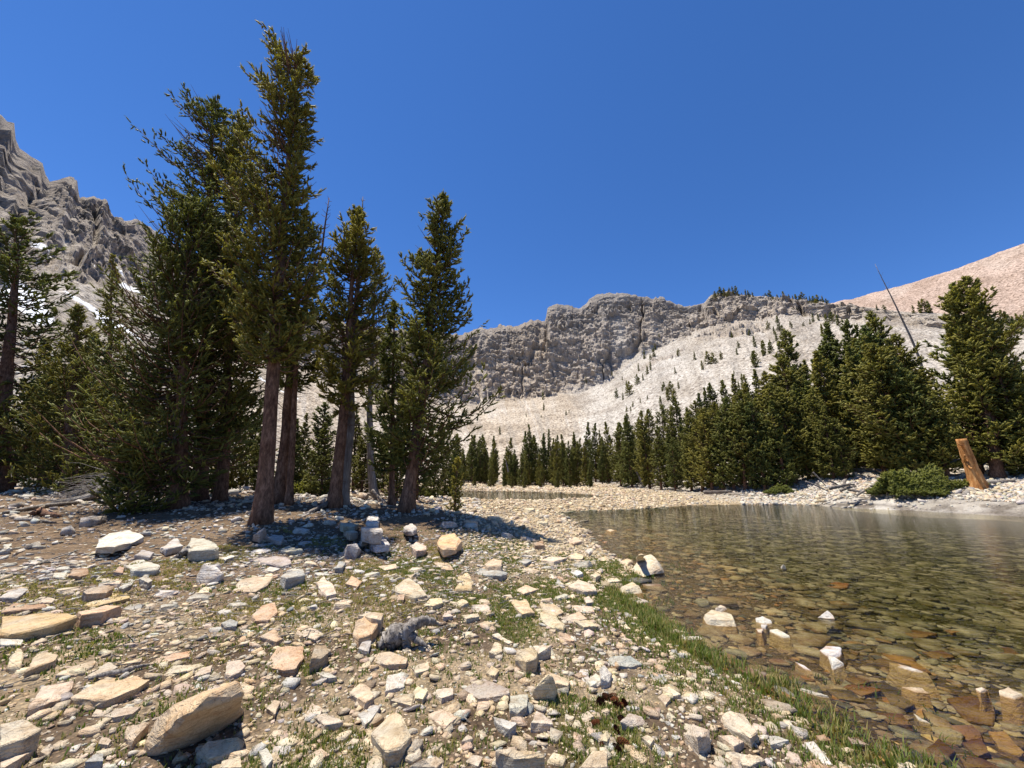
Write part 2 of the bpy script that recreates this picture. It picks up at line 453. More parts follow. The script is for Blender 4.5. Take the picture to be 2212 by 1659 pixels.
def water_material():
    m, nt, out = new_mat('lake_water'); g = N(nt)
    pos = g.add('ShaderNodeNewGeometry').outputs['Position']
    a = g.noise(g.mapping(pos, (5.5, 13.0, 1), (0, 0, .18)), 1.0, 3, .6)
    b = g.noise(g.mapping(pos, (1.0, 2.6, 1), (0, 0, -.25)), 1.0, 2, .5)
    h = g.math('ADD', g.math('MULTIPLY', a, .55), g.math('MULTIPLY', b, .45))
    nrm = g.bump(h, .5, .035)
    fr = g.add('ShaderNodeFresnel'); fr.inputs['IOR'].default_value = 1.33; g.l(nrm, fr.inputs['Normal'])
    gl = g.add('ShaderNodeBsdfGlossy'); gl.inputs['Roughness'].default_value = .03; g.l(nrm, gl.inputs['Normal'])
    tr = g.add('ShaderNodeBsdfTransparent'); tr.inputs[0].default_value = (.84, .82, .64, 1)
    mx = g.add('ShaderNodeMixShader'); g.l(fr.outputs[0], mx.inputs[0]); g.l(tr.outputs[0], mx.inputs[1]); g.l(gl.outputs[0], mx.inputs[2])
    g.l(mx.outputs[0], out.inputs[0])
    return m
M['water'] = water_material()
# ------------------------------------------------------------------ ground sheet
def build_ground():
    a = np.concatenate([np.linspace(-PI, -1.15, 40)[:-1], np.linspace(-1.15, 1.15, 1000), np.linspace(1.15, PI, 40)[1:-1]])
    r = np.concatenate([[0.0], np.geomspace(.5, 110, 560), np.geomspace(125, 3000, 14)])
    A, R = np.meshgrid(a, r, indexing='ij')
    X = np.sin(A) * R; Y = np.cos(A) * R
    Z = ground_z(X, Y)
    Z = np.where(R > 100, np.minimum(Z, 1.0) - .02 * np.minimum(R - 100, 60), Z)
    dl, dp = shore(X, Y); d = np.minimum(dl, dp)
    def c(*v): return np.array(v)
    soil, grav, litter, bar, white = c(.135, .105, .08), c(.33, .275, .20), c(.205, .155, .112), c(.46, .395, .285), c(.44, .42, .39)
    g = np.zeros(X.shape + (3,)) + soil
    def lay(w, col):
        nonlocal g
        g = g * (1 - w[..., None]) + col * w[..., None]
    nn = n2(X, Y, 1.1, 51, 4)
    lay(sstep(-.05, .3, nn) * .8, grav)
    lit = sstep(4.5, 7.0, Y - .25 * X + .0 * X) * sstep(1.0, -1.5, X + 1.2 * nn) * (1 - sstep(30, 45, R))
    lay(lit * .9, litter)
    barw = np.maximum(sstep(6, 10, Y) * sstep(-2.2, .2, X + .4 * nn), sstep(17, 22, Y) * sstep(-6, -2, X))
    lay(barw, bar)
    rb = sstep(19, 24, Y) * sstep(13, 19, X) * sstep(1.0, 2.2, d)
    lay(rb, white)
    gr = sstep(.0, .35, n2(X, Y, 1.7, 77, 3)) * (1 - sstep(9, 12, R)) * sstep(-3, 1, X) * .45
    lay(gr, c(.13, .13, .05))
    lay(sstep(.35, .0, d) * .6, c(.15, .11, .065))
    bedn = n2(X, Y, .7, 91, 3)
    lay(sstep(.02, -.12, d), c(.105, .075, .045))
    lay(sstep(-1.3, -4.2, d) * sstep(3.5, 6.5, R + 1.5 * bedn) * .95, c(.05, .052, .02))  # algae-green bed, its darkening also stands in for light lost in deep water
    lay(sstep(.0, -.2, dl) * sstep(12, 20, R), c(.05, .052, .02))  # far bed carries the same painted deep-water tint
    lay(sstep(.0, -.5, dp), c(.06, .065, .04))
    n, m = X.shape
    V = np.stack([X, Y, Z], -1).reshape(-1, 3)
    i = np.arange(n)[:, None]; j = np.arange(m - 1)[None, :]; i2 = (i + 1) % n
    Q = np.stack([i * m + j, i2 * m + j, i2 * m + j + 1, i * m + j + 1], -1).reshape(-1, 4)[:, ::-1]
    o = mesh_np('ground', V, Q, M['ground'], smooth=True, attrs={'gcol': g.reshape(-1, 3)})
    tag(o, 'stony lake shore of gravel, brown soil and thin grass', 'ground', kind='structure')
build_ground()

def build_water(name, poly, grow, label):
    P = np.array(poly); c = P.mean(0)
    x0, y0 = P.min(0) - grow; x1, y1 = P.max(0) + grow
    nx, ny = 60, 60
    X, Y = np.meshgrid(np.linspace(x0, x1, nx), np.linspace(y0, y1, ny), indexing='ij')
    V = np.stack([X, Y, np.zeros_like(X)], -1).reshape(-1, 3)
    i = np.arange(nx - 1)[:, None]; j = np.arange(ny - 1)[None]
    Q = np.stack([i * ny + j, (i + 1) * ny + j, (i + 1) * ny + j + 1, i * ny + j + 1], -1).reshape(-1, 4)
    # keep only the cells over the water and a little of the shore
    cx, cy = V[Q].mean(1)[:, 0], V[Q].mean(1)[:, 1]
    keep = sdf(poly, cx, cy) < max(x1 - x0, y1 - y0) / nx * 1.1
    o = mesh_np(name, V, Q[keep], M['water'])
    tag(o, label, 'water', kind='structure')
build_water('lake', lake, .8, 'clear shallow lake with rippled green and brown water')
build_water('pond', pond, .8, 'narrow dark pool behind the gravel bar')

# ------------------------------------------------------------------ mountains
def sheet(name, A, Rr, X, Y, Z, attrs, mat, label):
    n, m = X.shape
    V = np.stack([X, Y, Z], -1).reshape(-1, 3)
    i = np.arange(n - 1)[:, None]; j = np.arange(m - 1)[None]
    Q = np.stack([i * m + j, i * m + j + 1, (i + 1) * m + j + 1, (i + 1) * m + j], -1).reshape(-1, 4)
    o = mesh_np(name, V, Q, mat, attrs={k: (v.reshape(-1, 3) if v.ndim == 3 else v.ravel()) for k, v in attrs.items()})
    tag(o, label, 'mountain', kind='structure')
    return o

def build_mountain():
    a = np.concatenate([np.linspace(-1.35, -.95, 60)[:-1], np.linspace(-.95, -.05, 520)[:-1], np.linspace(-.05, .78, 820)[:-1], np.linspace(.78, 1.35, 140)])
    q = np.concatenate([np.linspace(-.04, 0, 4)[:-1], np.linspace(0, 1, 200)[:-1], np.linspace(1, 2, 230)[:-1], np.linspace(2, 2.35, 14)])
    A, Qp = np.meshgrid(a, q, indexing='ij')
    r0 = np.interp(A, R0A, R0V); r2 = np.interp(A, R2A, R2V); r1 = r2 * np.interp(A, RATIO_A, RATIO_V)
    R = np.where(Qp < 1, r0 + (r1 - r0) * np.sign(Qp) * np.abs(Qp) ** 1.25, np.where(Qp < 2, r1 + (r2 - r1) * (Qp - 1), r2 + (Qp - 2) * 300))
    Z = profile(A, R)
    e2 = np.interp(A, RA, RE); e1 = np.interp(A, BA, BE)
    dz = r2 * np.tan(e2) - r1 * np.tan(e1)
    rocky = sstep(6, 30, dz)                                    # how much of a cliff stands at this azimuth
    arc = A * 420.0
    wob = fbm(np.stack([arc * .02, Z * .02, 0 * A], -1), 4, 201)
    ravine = np.abs(fbm(np.stack([arc * .028 + .5 * wob, Z * .004, 0 * A + 31], -1), 3, 205))
    spur = fbm(np.stack([arc * .03, 0 * A, 0 * A + 3], -1), 3, 207)
    cl = sstep(.93, 1.09, Qp + .09 * wob + .16 * spur) * (Qp < 2.4) * rocky
    cl = cl * (1 - .9 * sstep(.07, .02, ravine) * sstep(1.75, 1.3, Qp))
    apron = sstep(.25, .5, fbm(np.stack([arc * .05, Z * .05, 0 * A + 41], -1), 3, 209)) * sstep(1.8, 1.4, Qp)
    cl = cl * (1 - .55 * apron)
    outc = sstep(.08, .30, fbm(np.stack([arc * .045, Z * .05, 0 * A + 51], -1), 3, 213)) * sstep(.55, .85, Qp) * sstep(2.1, 1.9, Qp) * np.interp(A, [au(1330), au(1450), au(1720), au(1800)], [0, .85, .85, 0])
    cl = np.maximum(cl, outc)
    left = sstep(-.62, -.75, A)
    # crags: buttresses, ledges and broken blocks
    b = 1 - np.abs(fbm(np.stack([arc * .035, Z * .010, 0 * A + 3], -1), 4, 211))
    led = fbm(np.stack([arc * .012, Z * .30 + arc * .03, 0 * A + 5], -1), 4, 231)
    blk = fbm(np.stack([arc * .16, Z * .17, R * .05], -1), 5, 251, gain=.62)
    stp = lambda v, n: (np.floor(v * n) + sstep(.55, .95, v * n - np.floor(v * n))) / n
    blk = .45 * blk + .75 * stp(fbm(np.stack([arc * .10 + 4, Z * .12, R * .03], -1), 3, 255), 3.5)
    led = .4 * led + .8 * stp(fbm(np.stack([arc * .02, Z * .11 + arc * .012, 0 * A + 15], -1), 2, 235), 4.0)
    fold = fbm(np.stack([arc * .012, Z * .018, 0 * A + 9], -1), 3, 271)
    amp = cl * sstep(2.0, 1.80, Qp) * np.interp(A, [au(0), au(300), au(900)], [.6, .7, 1.0])
    wp = fbm(np.stack([arc * .07, Z * .07, 0 * A + 71], -1), 3, 281) * 1.3; wq = fbm(np.stack([arc * .25, Z * .25, 0 * A + 75], -1), 3, 283) * .55
    dip = Z + arc * .22                                        # beds dip gently along the wall
    c1 = cellv(np.stack([arc * .055 + wp, dip * .085 + wp, 0 * A], -1), 3); c2 = cellv(np.stack([arc * .15 + wp + wq, dip * .24 + wq, 0 * A], -1), 4); c3 = cellv(np.stack([arc * .38 + wq, dip * .55 + wq, 0 * A], -1), 5)
    bed = cellv(np.stack([0 * A + .5, dip * .34 + wq, 0 * A], -1), 6)
    chip = c2
    off = amp * (3.2 * c1 + 2.0 * c2 + 1.0 * c3 + 1.1 * bed + 15 * (b - .72) + 2.5 * led + 10 * fold) - rocky * sstep(1, 1.1, Qp) * sstep(2.0, 1.8, Qp) * 9 * sstep(.10, .0, ravine)
    # the crest breaks into towers and notches
    crestw = sstep(1.55, 1.9, Qp) * sstep(2.3, 2.05, Qp) * rocky * cl
    tower = 2.0 * cellv(np.stack([arc * .10 + wp, 0 * A, 0 * A], -1), 8) + 1.2 * cellv(np.stack([arc * .31 + wq, 0 * A, 0 * A], -1), 9)
    lift = amp * (1.6 * c2 + .8 * c3 + 2.0 * c1) + crestw * tower * np.interp(A, [au(0), au(400), au(900)], [.9, .6, .8])
    top = sstep(1.80, 1.97, Qp) * sstep(2.2, 2.0, Qp) * rocky
    blocky = lambda v: np.tanh(3.2 * v)
    jag = blocky(vnoise(np.stack([arc * .22, 0 * A, 0 * A + 1], -1), 5)) * 1.3 + blocky(vnoise(np.stack([arc * .085, 0 * A, 0 * A + 1], -1), 6)) * 1.8 + vnoise(np.stack([arc * .6, 0 * A, 0 * A], -1), 7) * .8
    lift = lift * (1 - .3 * top) + .5 * top * jag * np.interp(A, [au(0), au(400), au(900), au(1600), au(1700)], [.55, .45, 1.0, 1.0, .35])
    # talus lumps and gullies
    tal = (1 - cl) * sstep(0, .06, Qp) * sstep(2.2, 2.0, Qp)
    lump = .8 * fbm(np.stack([np.sin(A) * R * .12, np.cos(A) * R * .12, 0 * A], -1), 4, 301) * np.clip(R / 160, .3, 1.6)
    lump = lump + .9 * fbm(np.stack([arc * .05, R * .006, 0 * A + 2], -1), 3, 321) * sstep(60, 200, R)
    lump = lump + .45 * fbm(np.stack([np.sin(A) * R * .9, np.cos(A) * R * .9, 0 * A], -1), 3, 341) * np.clip(R / 120, .35, 1.5)
    Z2 = Z + lift + tal * lump
    R2 = R - off
    X = np.sin(A) * R2; Y = np.cos(A) * R2
    # colour of the rock: white quartzite talus, tan under the cliff, warm to the centre, grey at the side; painted shade at the toe
    tint = np.zeros(A.shape + (3,)) + np.array([.50, .475, .44])
    def lay(w, col):
        nonlocal tint
        tint = tint * (1 - w[..., None]) + np.array(col) * w[..., None]
    gul = fbm(np.stack([arc * .03, R * .004, 0 * A + 7], -1), 3, 351)
    lay(sstep(au(1330), au(1150), A + .12 * gul) * .75, [.50, .425, .335])
    lay(sstep(.0, .5, gul) * sstep(au(1200), au(1350), A) * .45, [.47, .42, .35])
    lay(sstep(au(1500), au(1800), A) * .7, [.52, .47, .405])
    lay(left * .6, [.43, .41, .385])
    lay(sstep(.06, .0, Qp) * .7, [.36, .335, .30])  # toe tint darkened: shadow between the white blocks, painted into the colour
    stk = fbm(np.stack([arc * .16 + R * .01, R * .006, 0 * A + 61], -1), 4, 361)
    lay(sstep(.05, .4, stk) * sstep(.05, .2, Qp) * .5, [.36, .335, .305])
    lay(sstep(-.1, -.45, stk) * .5, [.58, .555, .52])
    # snow lying in the gullies of the side wall
    u_, v_, w_ = project(np.stack([X, Y, Z2], -1))
    snow = np.zeros_like(A)
    for (p0, p1, wd) in (((178, 560), (330, 655), 9), ((150, 640), (300, 730), 12), ((0, 625), (60, 668), 14), ((255, 580), (300, 610), 6), ((290, 590), (345, 625), 7),
                         ((215, 690), (285, 718), 11), ((70, 525), (110, 560), 5), ((20, 600), (100, 700), 6), ((320, 610), (420, 680), 7), ((540, 800), (640, 860), 7), ((780, 820), (860, 880), 6)):
        # streaks defined on the slope itself: end points dropped on the mountain side
        P0, P1 = on_slope(*p0), on_slope(*p1)
        e = P1 - P0; L2 = e @ e
        Pn = np.stack([X, Y, Z2], -1) - P0
        t = np.clip((Pn @ e) / L2, 0, 1)
        dist = np.linalg.norm(Pn - t[..., None] * e, axis=-1)
        width = wd * .30 * (np.linalg.norm(P0) / 250) * (.6 + .8 * np.sin(t * PI)) * (1 + .9 * fbm(np.stack([X * .08, Y * .08, Z2 * .08], -1), 3, 401))
        snow = np.maximum(snow, sstep(width * 1.15, width * .85, dist))
    sheet('mountain', A, R, X, Y, Z2, {'cliff': cl, 'snow': snow, 'tint': tint, 'crest': np.clip(sstep(1.45, 1.8, Qp + .25 * wob) * rocky + .5 * left, 0, 1)}, M['mountain'], 'grey cliff wall above pale talus slopes round the lake')
build_mountain()

def build_scree_hill():
    pts = [(1500, 720), (1700, 690), (1850, 664), (1900, 650), (1960, 636), (2080, 600), (2212, 553), (2400, 480), (2800, 330), (3400, 180)]
    ta, te = tab(pts)
    a = np.linspace(ta[0], ta[-1], 420); q = np.linspace(0, 1.25, 150)
    A, Qp = np.meshgrid(a, q, indexing='ij')
    r1, r2 = 520., 980.
    R = r1 + (r2 - r1) * Qp
    zt = HC + r2 * np.tan(np.interp(A, ta, te))
    Z = 40 + (zt - 40) * np.sin(np.clip(Qp, 0, 1.25) * PI / 2) ** 1.0
    Z = Z + 3.2 * fbm(np.stack([A * 40, R * .02, 0 * A], -1), 4, 501) * sstep(0, .1, Qp) + 1.2 * fbm(np.stack([A * 300, R * .25, 0 * A], -1), 3, 511)
    X = np.sin(A) * R; Y = np.cos(A) * R
    tint = np.zeros(A.shape + (3,)) + np.array([.46, .355, .295])
    w = sstep(.1, .4, fbm(np.stack([A * 30, R * .01, 0 * A], -1), 3, 521))[..., None]
    tint = tint * (1 - .5 * w) + np.array([.50, .42, .36]) * .5 * w
    sheet('hill', A, R, X, Y, Z, {'cliff': 0 * A, 'snow': 0 * A, 'crest': 0 * A, 'tint': tint}, M['scree'], 'smooth pinkish scree shoulder rising behind the wooded slope')
build_scree_hill()

# ------------------------------------------------------------------ conifers
def frame_perp(D):
    ref = np.where(np.abs(D[..., 2:3]) > .9, np.array([1., 0, 0]), np.array([0, 0, 1.]))
    A = np.cross(D, ref); A /= np.linalg.norm(A, axis=-1, keepdims=True) + 1e-9
    return A, np.cross(D, A)

def shoots_mesh(P, D, L, tone, k, nl, nw, rng, sides=4):
    """every shoot is a slim finger of packed needles with k loose needle sprays standing off it"""
    n = len(P)
    A, B = frame_perp(D)
    th = np.arange(sides) / sides * 2 * PI
    ph = rng.random((n, 1)) * 6.28 + th[None]
    rad = A[:, None] * np.cos(ph)[..., None] + B[:, None] * np.sin(ph)[..., None]
    r1 = (nw * rng.uniform(.75, 1.25, (n, sides)))[..., None]; r2 = (nw * .85 * rng.uniform(.7, 1.25, (n, sides)))[..., None]
    q = lambda f: (P + D * (L * f)[:, None])[:, None]
    ring1 = q(.22) + rad * r1; ring2 = q(.72) + rad * r2
    V1 = np.concatenate([q(0), ring1, ring2, q(1.05)], 1)                      # n, 2*sides+2
    m = 2 * sides + 2; o = np.arange(n)[:, None, None] * m
    j = np.arange(sides); j2 = (j + 1) % sides
    f1 = np.stack([0 * j, 1 + j2, 1 + j], -1)[None] + o
    f2 = np.stack([1 + j, 1 + j2, 1 + sides + j2], -1)[None] + o
    f3 = np.stack([1 + j, 1 + sides + j2, 1 + sides + j], -1)[None] + o
    f4 = np.stack([1 + sides + j, 1 + sides + j2, 0 * j + m - 1], -1)[None] + o
    F1 = np.concatenate([f1, f2, f3, f4], 1).reshape(-1, 3)
    tv = np.concatenate([[-.16], np.full(sides, -.06), np.full(sides, .08), [.2]])
    t1 = np.clip(tone[:, None] + tv[None], 0, 1).ravel()
    t = (np.arange(k)[None] + rng.random((n, k))) / k
    ph = np.arange(k)[None] * 2.399 + rng.random((n, 1)) * 6.28
    base = P[:, None] + D[:, None] * (L[:, None] * t)[..., None]
    rad = A[:, None] * np.cos(ph)[..., None] + B[:, None] * np.sin(ph)[..., None]
    dr = D[:, None] * .75 + rad * .85 + np.array([0, 0, .15]); dr /= np.linalg.norm(dr, axis=-1, keepdims=True)
    side = np.cross(dr, np.array([0, 0, 1.]) + .6 * rng.normal(size=(n, k, 3))); side /= np.linalg.norm(side, axis=-1, keepdims=True) + 1e-9
    wv = side * nw * .55
    V2 = np.stack([base - wv, base + wv, base + dr * (nl * (.75 + .5 * rng.random((n, k))))[..., None]], 2).reshape(-1, 3)
    F2 = np.arange(n * k * 3).reshape(-1, 3) + n * m
    t2 = np.repeat(np.clip(tone[:, None] + .2 * (t - .4) + rng.normal(size=(n, k)) * .08, 0, 1).ravel(), 3)
    return np.concatenate([V1.reshape(-1, 3), V2]), np.concatenate([F1, F2]), np.concatenate([t1, t2])

def conifer(path, prof, seed, nb=240, q=13, s=4, shoot=.24, k=6, nl=.075, nw=.025, asym=None, start=.12, up_top=45, dn_base=-12, rbase=.25, bare=.0,
            dead=0, trunk_sides=12, lean_top=None, tw=.42, keep=1.0, limb=.020, curl=.35, stubs=18, dens=1.0):
    """path (m,3) trunk line; prof [(height fraction, radius)] crown outline -> (trunk mesh data, crown mesh data)"""
    rng = np.random.default_rng(seed)
    if dens != 1: nb = int(nb * dens); q = max(4, int(q * .9)); s = max(2, s - 1)
    path = np.asarray(path, float)
    seg = np.concatenate([[0], np.cumsum(np.linalg.norm(np.diff(path, axis=0), axis=1))]); H = seg[-1]; seg /= H
    def on(t): return np.stack([np.interp(t, seg, path[:, i]) for i in range(3)], -1)
    parts = []
    # trunk with root flare
    m = 26
    tt = np.linspace(0, 1, m) ** 1.25
    Pt = on(tt); rad = rbase * (1 - tt) ** .85 + .012
    rad = rad * (1 + .55 * np.exp(-tt * H / .28))
    Pt[0, 2] -= .25
    th = np.arange(trunk_sides) / trunk_sides * 2 * PI
    ph = rng.random() * 6
    lob = 1 + (.22 * np.exp(-tt * H / .35))[:, None] * np.cos(5 * th + ph)[None] + .05 * rng.normal(size=(m, trunk_sides))
    parts.append(tubes(Pt[None], rad[None], trunk_sides, True, lob[None]))
    # branches
    hf = start + (1 - start) * (np.arange(nb) + rng.random(nb)) / nb
    hf = np.clip(hf ** .93, start, .995)
    az = np.arange(nb) * 2.399 + rng.normal(size=nb) * .5
    L = np.interp(hf, [p[0] for p in prof], [p[1] for p in prof]) * np.clip(rng.normal(.92, .2, nb), .35, 1.3)
    clump = .82 + .34 * vnoise(np.stack([np.cos(az) * 1.6, np.sin(az) * 1.6, hf * 11], -1) + seed, 3)
    L = L * clump
    if asym is not None:
        for (a0, amt, h0, h1) in asym:
            wgt = ((hf >= h0) & (hf <= h1)) * amt
            L = L * (1 + wgt * np.cos(az - a0))
    L = np.clip(L, .12, 1.12 * np.interp(hf, [p[0] for p in prof], [p[1] for p in prof]) * (1 + (0 if asym is None else max(a[1] for a in asym))))
    e0 = np.radians(np.interp(hf, [start, .6, 1], [dn_base, 5, up_top]) + rng.normal(size=nb) * 8)
    mb = 6
    t = np.linspace(0, 1, mb)
    hd = np.stack([np.sin(az), np.cos(az), 0 * az], -1)
    B0 = on(hf)
    bend = rng.normal(size=(nb, 1)) * .12
    sd = np.stack([np.cos(az), -np.sin(az), 0 * az], -1)
    BP = B0[:, None] + hd[:, None] * (L[:, None] * t * np.cos(e0)[:, None])[..., None] + sd[:, None] * (L[:, None] * bend * t ** 2)[..., None]
    BP[..., 2] += L[:, None] * (np.sin(e0)[:, None] * t + curl * (t ** 2.2) - .18 * np.sin(t * PI) * (hf < .7)[:, None])
    br = (limb * (.35 + .5 * L))[:, None] * (1 - t)[None] ** .8 + .004
    parts.append(tubes(BP, br, 3 if nb < 160 else 4, False))
    # bare dead stubs under the crown
    if stubs:
        hs = rng.uniform(.05, max(start, .1) + .12, stubs); azs = rng.random(stubs) * 6.28; Ls = rng.uniform(.2, .9, stubs)
        ts = np.linspace(0, 1, 4)
        SP = on(hs)[:, None] + np.stack([np.sin(azs), np.cos(azs), 0 * azs], -1)[:, None] * (Ls[:, None] * ts)[..., None]
        SP[..., 2] += Ls[:, None] * (-.25 * ts + .1 * ts ** 2) + rng.normal(size=(stubs, 4)) * .015
        parts.append(tubes(SP, .014 * (1 - ts)[None] * np.ones((stubs, 1)) + .003, 3, False))
    TV, TF = merge(parts)
    if keep <= 0: return (TV, TF), None
    # twigs on both sides of every branch, shoots on every twig
    tq = np.clip(.16 + .84 * (np.arange(q)[None] + rng.random((nb, q))) / q, 0, .99)
    def along(P, tv):
        f = tv * (mb - 1); i = np.minimum(f.astype(int), mb - 2); w = (f - i)[..., None]
        rows = np.arange(len(P))[:, None]
        return P[rows, i] * (1 - w) + P[rows, i + 1] * w, P[rows, i + 1] - P[rows, i]
    TB, TD = along(BP, tq)
    TD = TD / (np.linalg.norm(TD, axis=-1, keepdims=True) + 1e-9)
    sgn = np.where((np.arange(q)[None] + np.arange(nb)[:, None]) % 2 == 0, 1., -1.)
    ang = sgn * np.radians(rng.uniform(30, 65, (nb, q)))
    ca, sa = np.cos(ang), np.sin(ang)
    hx = TD[..., 0] * ca - TD[..., 1] * sa; hy = TD[..., 0] * sa + TD[..., 1] * ca
    T2 = np.stack([hx, hy, TD[..., 2] * .6 + rng.normal(size=(nb, q)) * .16], -1)
    T2 /= np.linalg.norm(T2, axis=-1, keepdims=True)
    fine = np.clip(.35 + .65 * L / (3.2 * shoot), .4, 1.0)
    TL = np.clip(L[:, None] * tw * (1.05 - .8 * tq), .06, 1.15) * rng.uniform(.6, 1.15, (nb, q))
    ok = rng.random((nb, q)) < np.clip(.30 + .75 * L[:, None] / max(.4, np.percentile(L, 85)), 0, 1) * keep
    gap = vnoise(np.stack([B0[:, 0] * 0 + np.cos(az) * 1.2, np.sin(az) * 1.2, hf * 9 + seed * 1.7], -1), 9)
    ok &= (gap > -.42)[:, None]
    sq = (np.arange(s)[None, None] + rng.random((nb, q, s))) / s
    SB = TB[:, :, None] + T2[:, :, None] * (TL[:, :, None] * sq)[..., None]
    SB[..., 2] += .10 * TL[:, :, None] * sq ** 2 - .03 * TL[:, :, None]
    SD = T2[:, :, None] + rng.normal(size=(nb, q, s, 3)) * .42 + np.array([0, 0, .22])
    SD /= np.linalg.norm(SD, axis=-1, keepdims=True)
    SL = shoot * rng.uniform(.7, 1.25, (nb, q, s)) * fine[:, None, None]
    tone = np.clip(.18 + .5 * sq * tq[:, :, None] + .25 * rng.random((nb, q, s)) + .22 * vnoise(np.stack([SB[..., 0] * .9, SB[..., 1] * .9, SB[..., 2] * .9], -1), 12), 0, 1)
    okk = np.repeat(ok[:, :, None], s, 2).ravel()
    P_, D_, L_, t_ = SB.reshape(-1, 3)[okk], SD.reshape(-1, 3)[okk], SL.ravel()[okk], tone.ravel()[okk]
    # the leader and upper stem carry shoots as well
    nlead = max(8, int(nb * .12))
    hl = rng.uniform(.86, 1.0, nlead)
    Pl = on(hl); Dl = np.stack([rng.normal(size=nlead) * .5, rng.normal(size=nlead) * .5, np.ones(nlead)], -1); Dl /= np.linalg.norm(Dl, axis=-1, keepdims=True)
    P_ = np.concatenate([P_, Pl]); D_ = np.concatenate([D_, Dl]); L_ = np.concatenate([L_, np.full(nlead, shoot * .7)]); t_ = np.concatenate([t_, np.full(nlead, .5)])
    CV_, CF_, tn = shoots_mesh(P_, D_, L_, t_, k, nl, nw, rng)
    return (TV, TF), (CV_, CF_, tn)

def empty(name, loc):
    o = bpy.data.objects.new(name, None); C.objects.link(o); o.location = loc
    o.empty_display_size = .3
    return o

def plant_tree(name, base, data, label, cat, group, bark='bark', needles='needles'):
    root = empty(name, base)
    tag(root, label, cat, group)
    (TV, TF), crown = data
    mesh_np('trunk', TV, TF, M[bark], root, smooth=True)
    if crown is not None:
        mesh_np('crown', crown[0], crown[1], M[needles], root, attrs={'tone': crown[2]})
    return root

def photo_tree(name, pts, y, prof, seed, label, cat='tree', group=None, bark='bark', base=None, **kw):
    """a tree whose trunk line is read off the photo at the distance its base stands"""
    b = on_ground(*pts[0]) if base is None else np.asarray(base, float)
    if y is not None:
        b = at_y(*pts[0], y); b[2] = tz(b[0], b[1])
    P = [b] + [at_y(u, v, b[1]) for u, v in pts[1:]]
    P = np.array(P)
    n = 10
    t = np.concatenate([[0], np.cumsum(np.linalg.norm(np.diff(P, axis=0), axis=1))]); t /= t[-1]
    tt = np.linspace(0, 1, n)
    path = np.stack([np.interp(tt, t, P[:, i]) for i in range(3)], -1) - b
    rng = np.random.default_rng(seed)
    path[1:-1, 1] += rng.normal(size=n - 2) * .03
    return plant_tree(name, b, conifer(path, prof, seed, **{**dict(dens=.66), **kw}), label, cat, group, bark)
# ------------------------------------------------------------------ words for labels
_ONES = ['', 'first', 'second', 'third', 'fourth', 'fifth', 'sixth', 'seventh', 'eighth', 'ninth', 'tenth', 'eleventh', 'twelfth', 'thirteenth', 'fourteenth', 'fifteenth', 'sixteenth', 'seventeenth', 'eighteenth', 'nineteenth']
_TENS = {20: 'twent', 30: 'thirt', 40: 'fort', 50: 'fift', 60: 'sixt', 70: 'sevent', 80: 'eight', 90: 'ninet'}
def ordw(n):
    if n < 20: return _ONES[n]
    t = n // 10 * 10
    return _TENS[t] + 'ieth' if n == t else _TENS[t] + 'y-' + _ONES[n - t]

# ------------------------------------------------------------------ the grove on the near shore
LEFT, RIGHT = -PI / 2, PI / 2
GR = 'spruces of the near grove'
photo_tree('spruce_tree', [(566, 1130), (577, 980), (588, 830), (603, 600), (620, 400), (632, 220), (646, 128)], None,
           [(.24, .5), (.30, 1.35), (.42, 1.55), (.55, 1.45), (.68, 1.15), (.78, 1.05), (.86, 1.25), (.94, 1.4), (1, .35)], 1,
           'tallest spruce of the grove with thick red-brown trunk and wind-swept top', group=GR, nb=330, q=14, s=4, start=.245, rbase=.185, dens=1.1, up_top=48, dn_base=-8,
           asym=[(LEFT, .65, .82, 1.0), (LEFT, .35, .5, .82), (LEFT, .2, .2, .5)], keep=.86, shoot=.19, tw=.40)
photo_tree('spruce_tree', [(430, 1082), (438, 950), (446, 800), (452, 500), (457, 222)], None,
           [(.10, 2.4), (.25, 3.1), (.42, 3.0), (.55, 2.7), (.66, 2.3), (.78, 2.0), (.88, 1.6), (.95, .95), (1, .2)], 2,
           'broad dark spruce beside the tallest one, its rounded top second highest', group=GR, nb=360, q=14, s=4, start=.09, rbase=.22, dens=1.2, up_top=24, curl=.2, asym=[(LEFT, .12, .3, .95)], shoot=.20)
photo_tree('spruce_tree', [(476, 1078), (485, 950), (498, 700), (522, 262)], 13.6,
           [(.2, 1.6), (.35, 2.2), (.55, 2.1), (.7, 1.8), (.85, 1.3), (.95, .7), (1, .15)], 3,
           'slimmer spruce filling the gap between the two tallest trees of the grove', group=GR, nb=260, q=12, s=4, start=.16, rbase=.17, dens=1.0)
photo_tree('spruce_tree', [(386, 1086), (390, 950), (396, 760), (404, 560), (412, 430)], 12.0,
           [(.06, 2.2), (.2, 2.8), (.4, 2.7), (.6, 2.1), (.8, 1.4), (.93, .7), (1, .15)], 4,
           'bushy spruce with branches down to the ground at the left end of the grove', group=GR, nb=300, q=14, s=4, start=.05, rbase=.2, dens=1.1, asym=[(LEFT, .2, 0, .6)])
photo_tree('spruce_tree', [(284, 1108), (288, 1040), (296, 925)], None,
           [(.02, .95), (.2, 1.1), (.5, .8), (.8, .4), (1, .08)], 5,
           'low young spruce skirting the bushy spruce, touching the stony ground', group=GR, nb=130, q=12, s=4, start=.03, rbase=.06, dn_base=-5, stubs=0)
photo_tree('spruce_tree', [(604, 1070), (618, 920), (634, 760), (650, 560), (658, 470)], 12.6,
           [(.34, .6), (.45, 1.2), (.6, 1.2), (.8, .9), (1, .1)], 6,
           'spruce whose trunk stands right behind the tallest trunk, leaning away', group=GR, nb=190, q=12, s=4, start=.33, rbase=.17, asym=[(RIGHT, .35, .3, 1.0)])
